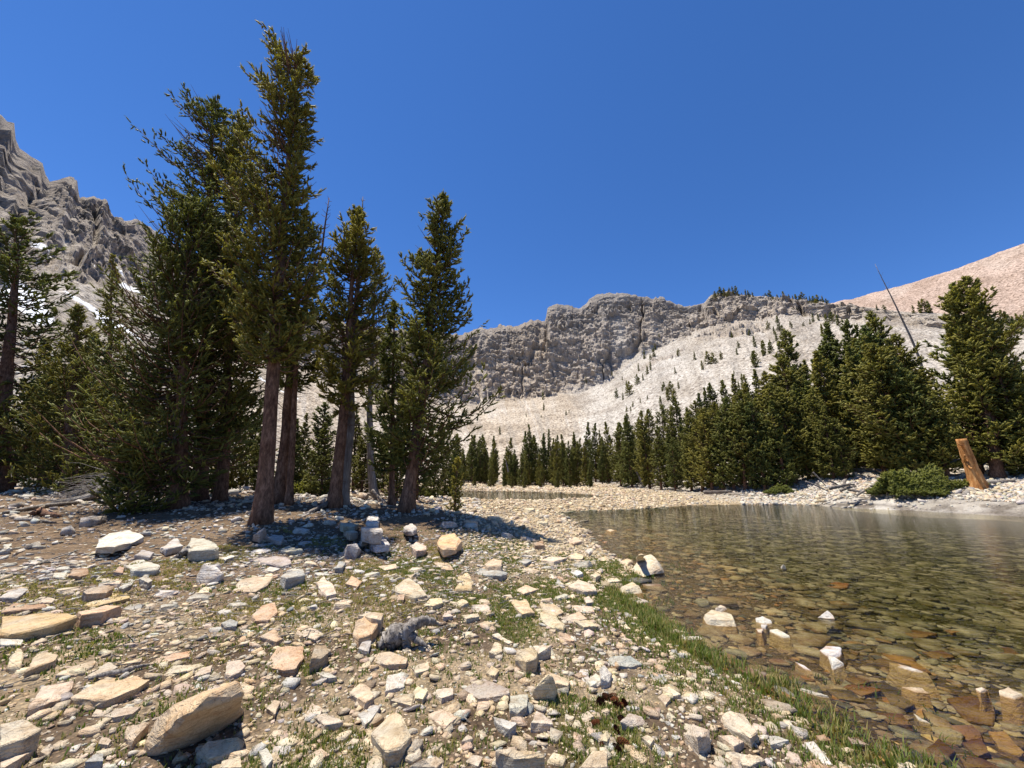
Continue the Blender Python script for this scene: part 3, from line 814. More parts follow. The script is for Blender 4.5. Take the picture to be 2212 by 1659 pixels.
photo_tree('spruce_tree', [(722, 1096), (731, 1000), (745, 870), (755, 700), (764, 560), (770, 455)], None,
           [(.28, .5), (.38, 1.15), (.5, 1.2), (.65, 1.15), (.8, .95), (.92, .55), (1, .12)], 7,
           'spruce with bare dark lower trunk near the middle of the grove', group=GR, nb=230, q=13, s=4, start=.27, rbase=.165, dens=.85, keep=.9)
photo_tree('dead_spruce', [(741, 1072), (748, 1010), (758, 925), (756, 870), (768, 700), (778, 540), (784, 425)], 12.4,
           [(.3, .5), (.6, .6), (.9, .25), (1, .1)], 8,
           'dead whitish twisted trunk whose bare tip pokes above the grove', 'dead tree', GR, bark='grey_bark', nb=46, start=.45, rbase=.16, keep=0, limb=.03, up_top=30)
photo_tree('spruce_tree', [(808, 1078), (800, 1000), (799, 870), (806, 700), (812, 545)], None,
           [(.36, .5), (.5, 1.1), (.68, 1.15), (.85, .75), (.95, .4), (1, .1)], 9,
           'grey-barked spruce with root flare beside the whitish twisted trunk', group=GR, bark='grey_bark', nb=170, q=12, s=4, start=.36, rbase=.17, keep=.8, asym=[(RIGHT, .3, .4, 1)])
photo_tree('spruce_tree', [(877, 1106), (893, 1000), (914, 850), (934, 650), (950, 530), (960, 427)], None,
           [(.10, .7), (.17, 1.5), (.28, 1.75), (.40, 1.75), (.5, 1.45), (.62, 1.15), (.75, .95), (.86, .68), (.94, .36), (1, .07)], 10,
           'full pointed spruce standing nearest the lake, apart from the rest of the grove', group=GR, nb=330, q=14, s=4, start=.09, rbase=.18, dens=.95, asym=[(RIGHT, .32, 0, .52)], shoot=.19)
photo_tree('spruce_tree', [(846, 1088), (848, 900), (852, 655)], 13.6,
           [(.12, .9), (.35, 1.1), (.6, .85), (.85, .4), (1, .07)], 11,
           'slender spruce squeezed between the grey-barked tree and the pointed one', group=GR, nb=190, q=12, s=4, start=.14, rbase=.09)
photo_tree('dead_spruce', [(628, 1066), (640, 760), (662, 640), (694, 555), (711, 428)], 12.2, [(.3, .6), (.7, .75), (1, .15)], 12,
           'bare dead tree leaning out between the tallest spruce and the middle one', 'dead tree', GR, bark='bark', nb=60, start=.55, rbase=.09, keep=0, limb=.022, up_top=25, stubs=8)
# trees at the left edge
GL = 'spruces at the left edge of the shore'
photo_tree('spruce_tree', [(-8, 1062), (8, 850), (30, 640), (36, 478)], None, [(.06, 2.3), (.3, 2.5), (.5, 2.3), (.7, 2.0), (.85, 1.7), (.95, .9), (1, .2)], 13,
           'large spruce cut by the left border of the view, yellowish at its crown', group=GL, nb=300, q=14, s=4, start=.05, rbase=.33, shoot=.25, nw=.042, nl=.1, asym=[(RIGHT, .2, .5, 1)], keep=.8)
photo_tree('spruce_tree', [(148, 1064), (156, 850), (170, 664)], None, [(.06, 2.0), (.3, 2.0), (.6, 1.3), (.85, .7), (1, .1)], 14,
           'full spruce with a blunt top between the edge tree and the spire', group=GL, nb=270, q=13, s=4, start=.05, rbase=.25, shoot=.30)
photo_tree('spruce_tree', [(226, 1058), (234, 850), (243, 554)], 27.0, [(.08, 2.5), (.35, 2.0), (.6, 1.3), (.8, .75), (.93, .38), (1, .07)], 15,
           'dark spire-shaped spruce against the snow streaks of the left cliff', group=GL, nb=270, q=12, s=4, start=.07, rbase=.24, shoot=.25, nw=.042, nl=.1)
photo_tree('spruce_tree', [(88, 1058), (92, 900), (98, 745)], 26.0, [(.06, 1.9), (.4, 1.7), (.7, 1.0), (1, .1)], 16,
           'shorter spruce half hidden behind the edge tree and the blunt one', group=GL, nb=200, q=12, s=4, start=.05, rbase=.2, shoot=.25, nw=.042, nl=.1)
photo_tree('spruce_sapling', [(172, 1072), (170, 1040), (166, 985)], None, [(.02, 1.2), (.3, 1.0), (.7, .5), (1, .1)], 17,
           'yellow-green sapling spreading low beside the grey fallen tree', 'sapling', GL, nb=80, q=9, s=4, start=.06, rbase=.05, stubs=0, dn_base=0, keep=.7)
photo_tree('spruce_sapling', [(984, 1052), (986, 1030), (989, 992)], 16.0, [(.02, .42), (.3, .36), (.7, .2), (1, .04)], 18,
           'small bright sapling beside the dark pool, at the foot of the pointed spruce', 'sapling', GL, nb=70, q=8, s=3, start=.05, rbase=.03, stubs=0, shoot=.16)

# ------------------------------------------------------------------ kinds of forest tree, 10 m high, shared by all copies
KINDS = []
def kind(prof, seed, **kw):
    rng = np.random.default_rng(seed)
    path = np.stack([rng.normal(size=9) * .05 * np.linspace(0, 1, 9), rng.normal(size=9) * .05 * np.linspace(0, 1, 9), np.linspace(0, 10, 9)], -1)
    d = dict(nb=150, q=8, s=3, k=3, shoot=.34, nl=.13, nw=.058, start=.06, rbase=.15, trunk_sides=8, stubs=8, up_top=40, limb=.018); d.update(kw)
    (TV, TF), cr = conifer(path, prof, seed, **d)
    KINDS.append((mesh_np('trunk', TV, TF, M['bark'], obj=False, smooth=True), mesh_np('crown', cr[0], cr[1], M['needles_far'], attrs={'tone': cr[2]}, obj=False)))
kind([(.03, 1.7), (.2, 1.8), (.5, 1.3), (.75, .75), (.92, .3), (1, .05)], 101)
kind([(.03, 1.4), (.3, 1.45), (.55, 1.1), (.8, .6), (.94, .25), (1, .05)], 102, asym=[(1.0, .3, .2, .9)])
kind([(.1, 1.4), (.3, 1.8), (.5, 1.6), (.7, 1.15), (.85, .7), (1, .1)], 103, start=.08)
kind([(.02, 2.0), (.2, 2.0), (.45, 1.5), (.7, .9), (.9, .36), (1, .05)], 104)
kind([(.15, 1.1), (.4, 1.45), (.6, 1.25), (.8, .85), (.93, .5), (1, .1)], 105, start=.12, keep=.8)
kind([(.03, 1.25), (.3, 1.25), (.6, .85), (.85, .38), (1, .04)], 106)
kind([(.05, 1.6), (.35, 1.8), (.6, 1.4), (.8, 1.0), (.92, .6), (1, .12)], 107, start=.07, asym=[(-1.4, .35, .3, 1)])
# small slope trees: fewer, coarser sprays
def small_kind(prof, seed):
    kind(prof, seed, nb=70, q=4, s=2, k=2, shoot=.75, nl=.42, nw=.2, stubs=0, rbase=.16)
small_kind([(.04, 1.5), (.3, 1.5), (.6, 1.0), (.85, .5), (1, .08)], 111)
small_kind([(.04, 1.1), (.4, 1.2), (.7, .7), (1, .06)], 112)
small_kind([(.04, 2.2), (.3, 2.3), (.6, 1.6), (.85, .8), (1, .15)], 113)
FOREST = []
def forest_tree(kidx, base, h, w, rot, group, tilt=(0, 0), name='spruce_tree'):
    root = empty(name, base)
    root.rotation_euler = (tilt[0], tilt[1], rot); root.scale = (w * h / 10, w * h / 10, h / 10)
    tr, cr = KINDS[kidx]
    link('trunk', tr, root); link('crown', cr, root)
    root['category'] = 'tree'; root['group'] = group
    u, v, wdist = project(np.array(base) + np.array([0, 0, h * .6]))
    FOREST.append((root, group, u, h, wdist, kidx))
    return root

rf = random.Random(5)
def put(u, vtop, r, group, kidx=None, w=None, vbase=None):
    a = au(u); x, y = math.sin(a) * r, math.cos(a) * r
    z = tz(x, y) - .1
    top = at_y(u, vtop, y)
    h = max(1.5, top[2] - z)
    k = rf.choice([0, 1, 2, 3, 4, 5, 6]) if kidx is None else kidx
    return forest_tree(k, (x, y, z), h, w or rf.uniform(.85, 1.15), rf.uniform(0, 6.28), group, (rf.gauss(0, .035), rf.gauss(0, .035)))

# treeline beyond the dark pool
G1 = 'spruces of the far treeline'
for u, v in [(1000, 968), (1013, 956), (1028, 954), (1048, 947), (1066, 943), (1099, 947), (1127, 933), (1142, 918), (1174, 937), (1193, 929), (1220, 939), (1241, 935), (1271, 914), (1285, 916), (1297, 931), (1314, 912)]:
    put(u, v, rf.uniform(78, 90), G1, rf.choice([0, 1, 5, 5, 1, 4]), rf.uniform(.8, 1.0))
for i in range(22):
    put(992 + i * 15 + rf.uniform(-9, 9), rf.uniform(935, 1000), rf.uniform(67, 76), G1, rf.choice([0, 1, 3, 5]), rf.uniform(.8, 1.05))
for i in range(9):
    put(1000 + i * 33 + rf.uniform(-10, 10), rf.uniform(1000, 1022), rf.uniform(63, 66), G1, rf.choice([0, 3, 5]), rf.uniform(.9, 1.2))
for i in range(20):
    put(985 + i * 17 + rf.uniform(-8, 8), rf.uniform(935, 990), rf.uniform(84, 96), G1, rf.choice([0, 1, 3]), rf.uniform(1.0, 1.3))
# trees of the right bank, front row then rows climbing the slope behind
G2 = 'spruces along the right bank'
for u, v, r in [(1338, 914, 58), (1362, 900, 55), (1400, 888, 50), (1424, 930, 46), (1453, 946, 44), (1488, 893, 43), (1512, 905, 42), (1532, 882, 40), (1556, 890, 39), (1578, 862, 39),
                (1602, 870, 38.5), (1624, 848, 39), (1645, 870, 38), (1668, 832, 39), (1690, 868, 38), (1712, 840, 39.5), (1742, 850, 40), (1770, 842, 39.5), (1795, 880, 38.5), (1822, 905, 38.5),
                (1906, 812, 41), (1934, 768, 40), (1955, 745, 39), (1982, 775, 39), (2012, 800, 39), (2040, 835, 39), (2180, 800, 41), (2206, 735, 42), (2235, 760, 40)]:
    put(u, v, r, G2, rf.choice([0, 2, 3, 6, 1]), rf.uniform(1.0, 1.3))
G3 = 'spruces climbing the slope behind the right bank'
for u, v, r in [(1341, 914, 74), (1368, 893, 72), (1385, 905, 66), (1404, 885, 70), (1434, 876, 66), (1455, 890, 58), (1476, 857, 62), (1495, 880, 55), (1511, 867, 60), (1527, 850, 64), (1543, 838, 66), (1562, 828, 68), (1584, 822, 66),
                (1604, 812, 68), (1620, 830, 58), (1639, 809, 66), (1655, 800, 66), (1683, 803, 58), (1700, 830, 50), (1709, 806, 64), (1725, 790, 58), (1740, 720, 56), (1758, 790, 52), (1776, 780, 52), (1795, 777, 50), (1819, 736, 52),
                (1835, 780, 47), (1851, 703, 52), (1868, 770, 46), (1885, 740, 50), (1904, 697, 52), (1922, 730, 47), (1944, 705, 48), (1960, 674, 50), (1985, 735, 46), (2010, 720, 47), (2150, 700, 50), (2190, 720, 52), (2225, 690, 50)]:
    if not 1845 < u < 1900: put(u + rf.uniform(-9, 9), v + rf.uniform(25, 70), r - rf.uniform(4, 9) if r > 50 else r + 3, G3, rf.choice([0, 1, 3, 6]), rf.uniform(1.0, 1.3))
    put(u, v, r, G3, 4 if u == 1740 else rf.choice([0, 1, 2, 5, 6]), rf.uniform(.85, 1.1))
# thicket seen between the trunks of the grove and beside it
G4 = 'young spruces behind the grove'
for u, v, r in [(318, 840, 26), (352, 880, 22), (470, 905, 20), (505, 880, 24), (540, 860, 28), (566, 890, 20), (628, 905, 22), (652, 895, 26), (684, 870, 30), (702, 915, 20), (768, 880, 26), (786, 905, 21), (830, 880, 24),
                (862, 900, 20), (905, 930, 22), (938, 945, 26), (962, 960, 34), (978, 975, 44), (40, 760, 34), (118, 720, 36), (200, 790, 33), (262, 800, 30), (300, 770, 38)]:
    put(u, v, r, G4, rf.choice([0, 3, 1, 6]), rf.uniform(.95, 1.35))
# scattered trees on the talus
G5 = 'small conifers scattered on the talus slope'
ZA = [(625, 1040, 70), (630, 1112, 50), (510, 1155, 22), (612, 1165, 22), (780, 1145, 36), (800, 1130, 22), (332, 1275, 50), (917, 925, 42), (1090, 875, 30), (1122, 1030, 66), (1165, 1040, 46), (1210, 1010, 90), (1190, 970, 60),
      (1262, 940, 70), (1300, 915, 50), (1330, 870, 60), (1352, 840, 60), (1270, 845, 50), (1310, 765, 60), (1350, 775, 44), (1372, 750, 60), (1383, 705, 44), (1410, 640, 44), (1442, 985, 60), (1468, 1040, 80), (1490, 1000, 80), (1512, 1030, 60),
      (1540, 965, 44), (1422, 1105, 80), (1518, 868, 44), (1540, 745, 50), (1650, 775, 60), (1740, 800, 80), (1775, 800, 70), (1700, 835, 56), (1830, 770, 50), (1935, 735, 40), (1945, 690, 40), (1900, 620, 36), (1950, 985, 60), (1976, 960, 80),
      (1930, 1005, 60), (2055, 825, 100), (2115, 745, 90), (2055, 685, 70), (2165, 705, 60), (1915, 875, 26), (1282, 1062, 30), (1232, 1085, 30), (1190, 1118, 30), (1216, 1112, 26), (1330, 1040, 30), (1160, 905, 24)]
ZB = [(560, 575, 90), (592, 620, 70), (545, 650, 60), (528, 600, 50), (602, 700, 100), (572, 760, 100), (643, 745, 40), (648, 710, 50), (600, 815, 60), (402, 800, 80), (462, 730, 80), (500, 735, 70), (660, 475, 44), (686, 465, 50), (792, 515, 50),
      (826, 505, 40), (856, 605, 60), (848, 575, 40), (902, 605, 34), (885, 545, 70), (962, 540, 60), (920, 520, 60), (875, 665, 50), (488, 565, 50), (242, 625, 40), (362, 605, 40), (640, 555, 40), (1222, 435, 30), (1272, 445, 34), (1470, 455, 40),
      (1520, 455, 60), (1548, 455, 70), (1580, 455, 60), (1130, 485, 30), (1172, 485, 26), (770, 530, 30), (725, 545, 24), (815, 440, 70), (870, 430, 50), (760, 420, 40), (840, 420, 40), (710, 400, 36)]
for lst, ox in ((ZA, 973.3), (ZB, 1504.2)):
    for zx, zy, hz in lst:
        p = on_slope(ox + .32 * zx, 530.9 + .32 * zy)
        dist = math.hypot(p[0], p[1])
        forest_tree(7 + rf.choice([0, 1, 1, 2]), tuple(p - np.array([0, 0, .6])), .32 * hz * dist / F * 1.0 + .8, rf.uniform(1.0, 1.4), rf.uniform(0, 6), G5)
G6 = 'conifers lining the skyline ridge'
for zx in (280, 302, 322, 352, 376, 392, 416, 442, 452, 482, 512, 530, 562, 640, 660, 690, 712, 745, 772, 792, 832, 860, 882, 906, 930, 962, 986, 1012, 1042, 1080, 1106):
    u = 1504.2 + .32 * zx
    a = au(u); r = float(np.interp(a, R2A, R2V)) - rf.uniform(1, 9)
    x, y = math.sin(a) * r, math.cos(a) * r
    forest_tree(7 + rf.choice([0, 1, 2]), (x, y, float(profile(np.array([a]), np.array([r]))[0]) - 1.2), rf.uniform(6.5, 11), rf.uniform(1.0, 1.5), rf.uniform(0, 6), G6)
G7 = 'conifers in the far clump at the right border'
for i in range(13):
    p = on_slope(2128 + i * 8.5, 708 + rf.uniform(-6, 12))
    forest_tree(7 + rf.choice([0, 1, 2]), tuple(p - np.array([0, 0, .6])), rf.uniform(7, 11), 1.1, rf.uniform(0, 6), G7)

# every copy gets words of its own: its look, its row and its place in that row
KW = ['pointed', 'slim', 'round-topped', 'broad', 'sparse', 'narrow', 'ragged', 'small dark', 'thin dark', 'bushy dark']
WHERE = {G1: 'spruce in the far treeline beyond the pool', G2: 'spruce at the foot of the right bank', G3: 'spruce on the slope behind the right bank',
         G4: 'spruce behind the grove of tall trees', G5: 'conifer scattered on the pale talus', G6: 'conifer on the skyline ridge', G7: 'conifer in the distant clump at right'}
for gname in WHERE:
    row = sorted([f for f in FOREST if f[1] == gname], key=lambda f: f[2])
    for i, (root, _, u, h, wd, k) in enumerate(row):
        if i == 0: pos = 'leftmost of its row'
        elif i == len(row) - 1: pos = 'rightmost of its row'
        else: pos = ordw(i + 1) + ' from the left' if i < len(row) / 2 else ordw(len(row) - i) + ' from the right'
        root['label'] = f'{KW[k]} {WHERE[gname]}, {pos}'

# the large spruce at the right border and the leaning snag behind it
photo_tree('spruce_tree', [(2158, 1046), (2140, 900), (2112, 750), (2086, 604)], 25.0,
           [(.06, 2.0), (.2, 2.9), (.4, 2.7), (.6, 2.1), (.8, 1.5), (.92, 1.0), (1, .2)], 31, 'tallest and broadest spruce of the right bank, beside the broken orange trunk', group=G2,
           nb=330, q=14, s=4, start=.07, rbase=.30, shoot=.34, nl=.13, nw=.055)
photo_tree('spruce_tree', [(2118, 1042), (2105, 900), (2076, 700), (2060, 618)], 27.0,
           [(.06, 1.8), (.3, 2.4), (.55, 1.9), (.8, 1.2), (1, .15)], 32, 'spruce standing close against the tallest one of the right bank', group=G2,
           nb=240, q=12, s=4, start=.07, rbase=.24, shoot=.36, nl=.13, nw=.06)
photo_tree('dead_spruce', [(2040, 960), (1985, 770), (1945, 680), (1915, 620), (1890, 570)], 38.0, [(.4, 1.0), (.7, .9), (.9, .5), (1, .1)], 33,
           'tall bare grey snag leaning left above the right bank, against the sky', 'dead tree', 'dead trees', bark='grey_bark', nb=34, start=.62, rbase=.17, keep=0, limb=.016, up_top=15, dn_base=-20, stubs=0)

# low evergreen mats
def shrub(name, u, v, rx, ry, h, n, label, seed, y=None, sh=.26, nl=.1, nw=.045, mat='needles', kw=dict()):
    b = on_ground(u, v) if y is None else at_y(u, v, y)
    b[2] = tz(b[0], b[1])
    rng = np.random.default_rng(seed)
    th = rng.random(n) * 6.28; rr = np.sqrt(rng.random(n)) * (1 + .25 * np.sin(3 * th + seed) + .12 * np.sin(7 * th))
    X = rx * rr * np.cos(th); Y = ry * rr * np.sin(th)
    top = h * np.clip(1 - rr ** 2.2, .05, 1) * (.8 + .5 * vnoise(np.stack([X * 1.6, Y * 1.6, 0 * X + seed], -1), 4))
    Z = top * np.clip(rng.random(n) ** .5, .15, 1)
    D = np.stack([np.cos(th) * .7, np.sin(th) * .7, .5 + 0 * th], -1) + rng.normal(size=(n, 3)) * .4; D /= np.linalg.norm(D, axis=-1, keepdims=True)
    root = empty(name, b); tag(root, label, 'shrub', 'low evergreen shrubs')
    tn = np.clip(.25 + .6 * Z / (h + .01) * rng.random(n) + .1, 0, 1)
    V, Fc, t = shoots_mesh(np.stack([X, Y, Z], -1), D, np.full(n, sh), tn, 8, nl, nw, rng)
    mesh_np('foliage', V, Fc, M[mat], root, attrs={'tone': t})
    k = 16; a = rng.random(k) * 6.28; t4 = np.linspace(0, 1, 5)
    SP = np.stack([rx * .8 * np.cos(a)[:, None] * t4, ry * .8 * np.sin(a)[:, None] * t4, h * .55 * t4[None] * (1 - .3 * t4)[None] + 0 * a[:, None]], -1)
    V, Fs = tubes(SP, .02 * (1 - t4)[None] * np.ones((k, 1)) + .004, 4, False)
    mesh_np('stems', V, Fs, M['bark'], root)
    return root
shrub('evergreen_shrub', 1985, 1068, 2.5, 1.0, 1.55, 2600, 'wide dark green mat of low spruce on the right shore, left of the orange trunk', 1, nl=.13, nw=.06, sh=.3)
shrub('evergreen_shrub', 905, 1072, .75, .5, .38, 500, 'low green juniper behind the trunk of the pointed spruce', 2)
shrub('evergreen_shrub', 670, 1040, 1.6, .8, .7, 800, 'low green shrub on the pale stones behind the middle trunk', 3, y=19)
shrub('evergreen_shrub', 1690, 1066, 1.0, .5, .5, 500, 'small green bush at the foot of the dense right-bank spruces', 4)
shrub('evergreen_shrub', 2090, 1052, 1.2, .5, .35, 400, 'thin creeping shrub beside the base of the broken orange trunk', 5)
# ------------------------------------------------------------------ rocks traced from the photo
COLS = {'tan': (.55, .43, .285), 'cream': (.60, .51, .375), 'white': (.57, .545, .50), 'grey': (.43, .41, .37), 'slate': (.31, .315, .31), 'ochre': (.57, .42, .245), 'orange': (.56, .385, .235),
        'rust': (.38, .24, .16), 'brown': (.36, .27, .18), 'pink': (.555, .445, .345), 'purple': (.42, .36, .325), 'yellow': (.61, .50, .33), 'green': (.50, .50, .40),
        'wet': (.205, .135, .078), 'wetgrey': (.115, .108, .092), 'wetorange': (.33, .17, .065), 'wetred': (.20, .115, .075)}
CNAME = {'wet': 'brown', 'wetgrey': 'dark grey', 'wetorange': 'orange', 'wetred': 'reddish brown', 'green': 'greenish grey', 'purple': 'purplish', 'slate': 'slate-grey'}
OX = {'A': 0.0, 'B': 442.4, 'C': 973.3, 'D': 1415.7}
ROCKS = []       # (object, pixel u, v, colour word, shape word, size m, manual label, zone)
def rock_mesh(pts, size, seed, rough=1.0, cuts=2):
    bm = bmesh.new()
    for p in pts: bm.verts.new(p)
    r = bmesh.ops.convex_hull(bm, input=bm.verts)
    bmesh.ops.delete(bm, geom=list({g for g in r['geom_interior'] + r['geom_unused'] if isinstance(g, bmesh.types.BMVert)}), context='VERTS')
    bmesh.ops.dissolve_limit(bm, angle_limit=.06, verts=bm.verts, edges=bm.edges)
    try: bmesh.ops.bevel(bm, geom=list(bm.edges), offset=size * .013, segments=1, affect='EDGES', clamp_overlap=True)
    except Exception: pass
    bmesh.ops.triangulate(bm, faces=bm.faces)
    for _ in range(4):
        long = [e for e in bm.edges if e.calc_length() > size * (.16 if cuts > 1 else .24)]
        if not long or len(bm.faces) > 2600: break
        bmesh.ops.subdivide_edges(bm, edges=long, cuts=1)
        bmesh.ops.triangulate(bm, faces=[f for f in bm.faces if len(f.verts) > 3])
    bm.normal_update()
    vs = list(bm.verts)
    P = np.array([v.co for v in vs]); Nn = np.array([v.normal for v in vs])
    q = P / size
    n = .026 * fbm(q * 5 + seed, 3, 1) + .030 * fbm(q * 2.2 + seed, 2, 5) + .010 * fbm(q * np.array([3, 3, 26]) + seed, 2, 9) - .012 * np.abs(vnoise(q * 4.2 + seed, 11))
    for v, d, nn in zip(vs, n, Nn): v.co = v.co + Vector(nn * d * size * rough)
    return bm

def add_rock(pts, col, seed, label=None, uv=None, shape=None, zone=None, size=None, rough=1.0, cuts=2):
    P = np.array(pts); zone = zone
    c = np.array([P[:, 0].mean(), P[:, 1].mean(), P[:, 2].min()])
    size = size or float(np.max(np.ptp(P, axis=0)))
    bm = rock_mesh(P - c, size, seed, rough, cuts)
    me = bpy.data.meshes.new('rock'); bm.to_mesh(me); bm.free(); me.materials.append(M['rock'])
    o = link('rock', me, None, c)
    j = random.Random(seed)
    k = np.array(COLS[col]) * j.uniform(.86, 1.12) * np.array([1, j.uniform(.96, 1.03), j.uniform(.9, 1.06)])
    o.color = (*np.clip(k, 0, .8), 1)
    tag(o, label, 'rock', 'loose rocks on the lake shore')
    if uv is None: uv = project(P.mean(0))[:2]
    ROCKS.append([o, uv[0], uv[1], CNAME.get(col, col), shape, size, label, zone])
    return o

def poly_rock(reg, pts, t, col, label=None, shape=None):
    ox = OX[reg]; j = random.Random(len(ROCKS) + 3)
    q2 = [p for p in pts if len(p) == 2]
    cu = sum(p[0] for p in pts) / len(pts); cv = sum(p[1] for p in pts) / len(pts)
    cg = on_ground(ox + .36 * cu, 1061.8 + .36 * cv)
    zg = cg[2]
    lake_d = float(shore(np.array([cg[0]]), np.array([cg[1]]))[0][0])
    V = []
    if lake_d < -.02:                                   # standing in or under the water
        zt = (t if t > 0 else t)                        # top measured from the water level
        for p in pts:
            h = p[2] if len(p) == 3 else (zt * .7 * j.uniform(.1, 1.0) if t > 0 else zg + .05 * j.uniform(.6, 1.2))
            w = at_z(ox + .36 * p[0], 1061.8 + .36 * p[1], h)
            V.append(tuple(w))
            if len(p) == 2:
                k = j.uniform(1.15, 1.6) if t > 0 else j.uniform(1.0, 1.06)
                V.append((cg[0] + (w[0] - cg[0]) * k, cg[1] + (w[1] - cg[1]) * k, zg - .04))
    else:
        for p in pts:
            h = p[2] if len(p) == 3 else t * (j.uniform(.12, .72) if t < .12 else j.uniform(.4, .9))
            w = at_z(ox + .36 * p[0], 1061.8 + .36 * p[1], zg + h)
            V.append(tuple(w) if h > 0 else (w[0], w[1], zg - .06))
            if len(p) == 2:
                cxy = cg[:2]; k = j.uniform(.93, 1.06)
                V.append((cxy[0] + (w[0] - cxy[0]) * k, cxy[1] + (w[1] - cxy[1]) * k, zg - .06))
    u, v = ox + .36 * cu, 1061.8 + .36 * cv
    P = np.array(V); w = float(max(np.ptp(P[:, 0]), np.ptp(P[:, 1])))
    if shape is None:
        tt = float(np.ptp(P[:, 2])) - .06
        shape = 'slab' if tt < .22 * w else ('block' if tt > .38 * w else 'rock')
    zone = 'in the shallows' if lake_d < -.02 else None
    if lake_d < -.02 and t <= 0: zone = 'under water'
    return add_rock(V, col, len(ROCKS) + 50, label, (u, v), shape, zone)

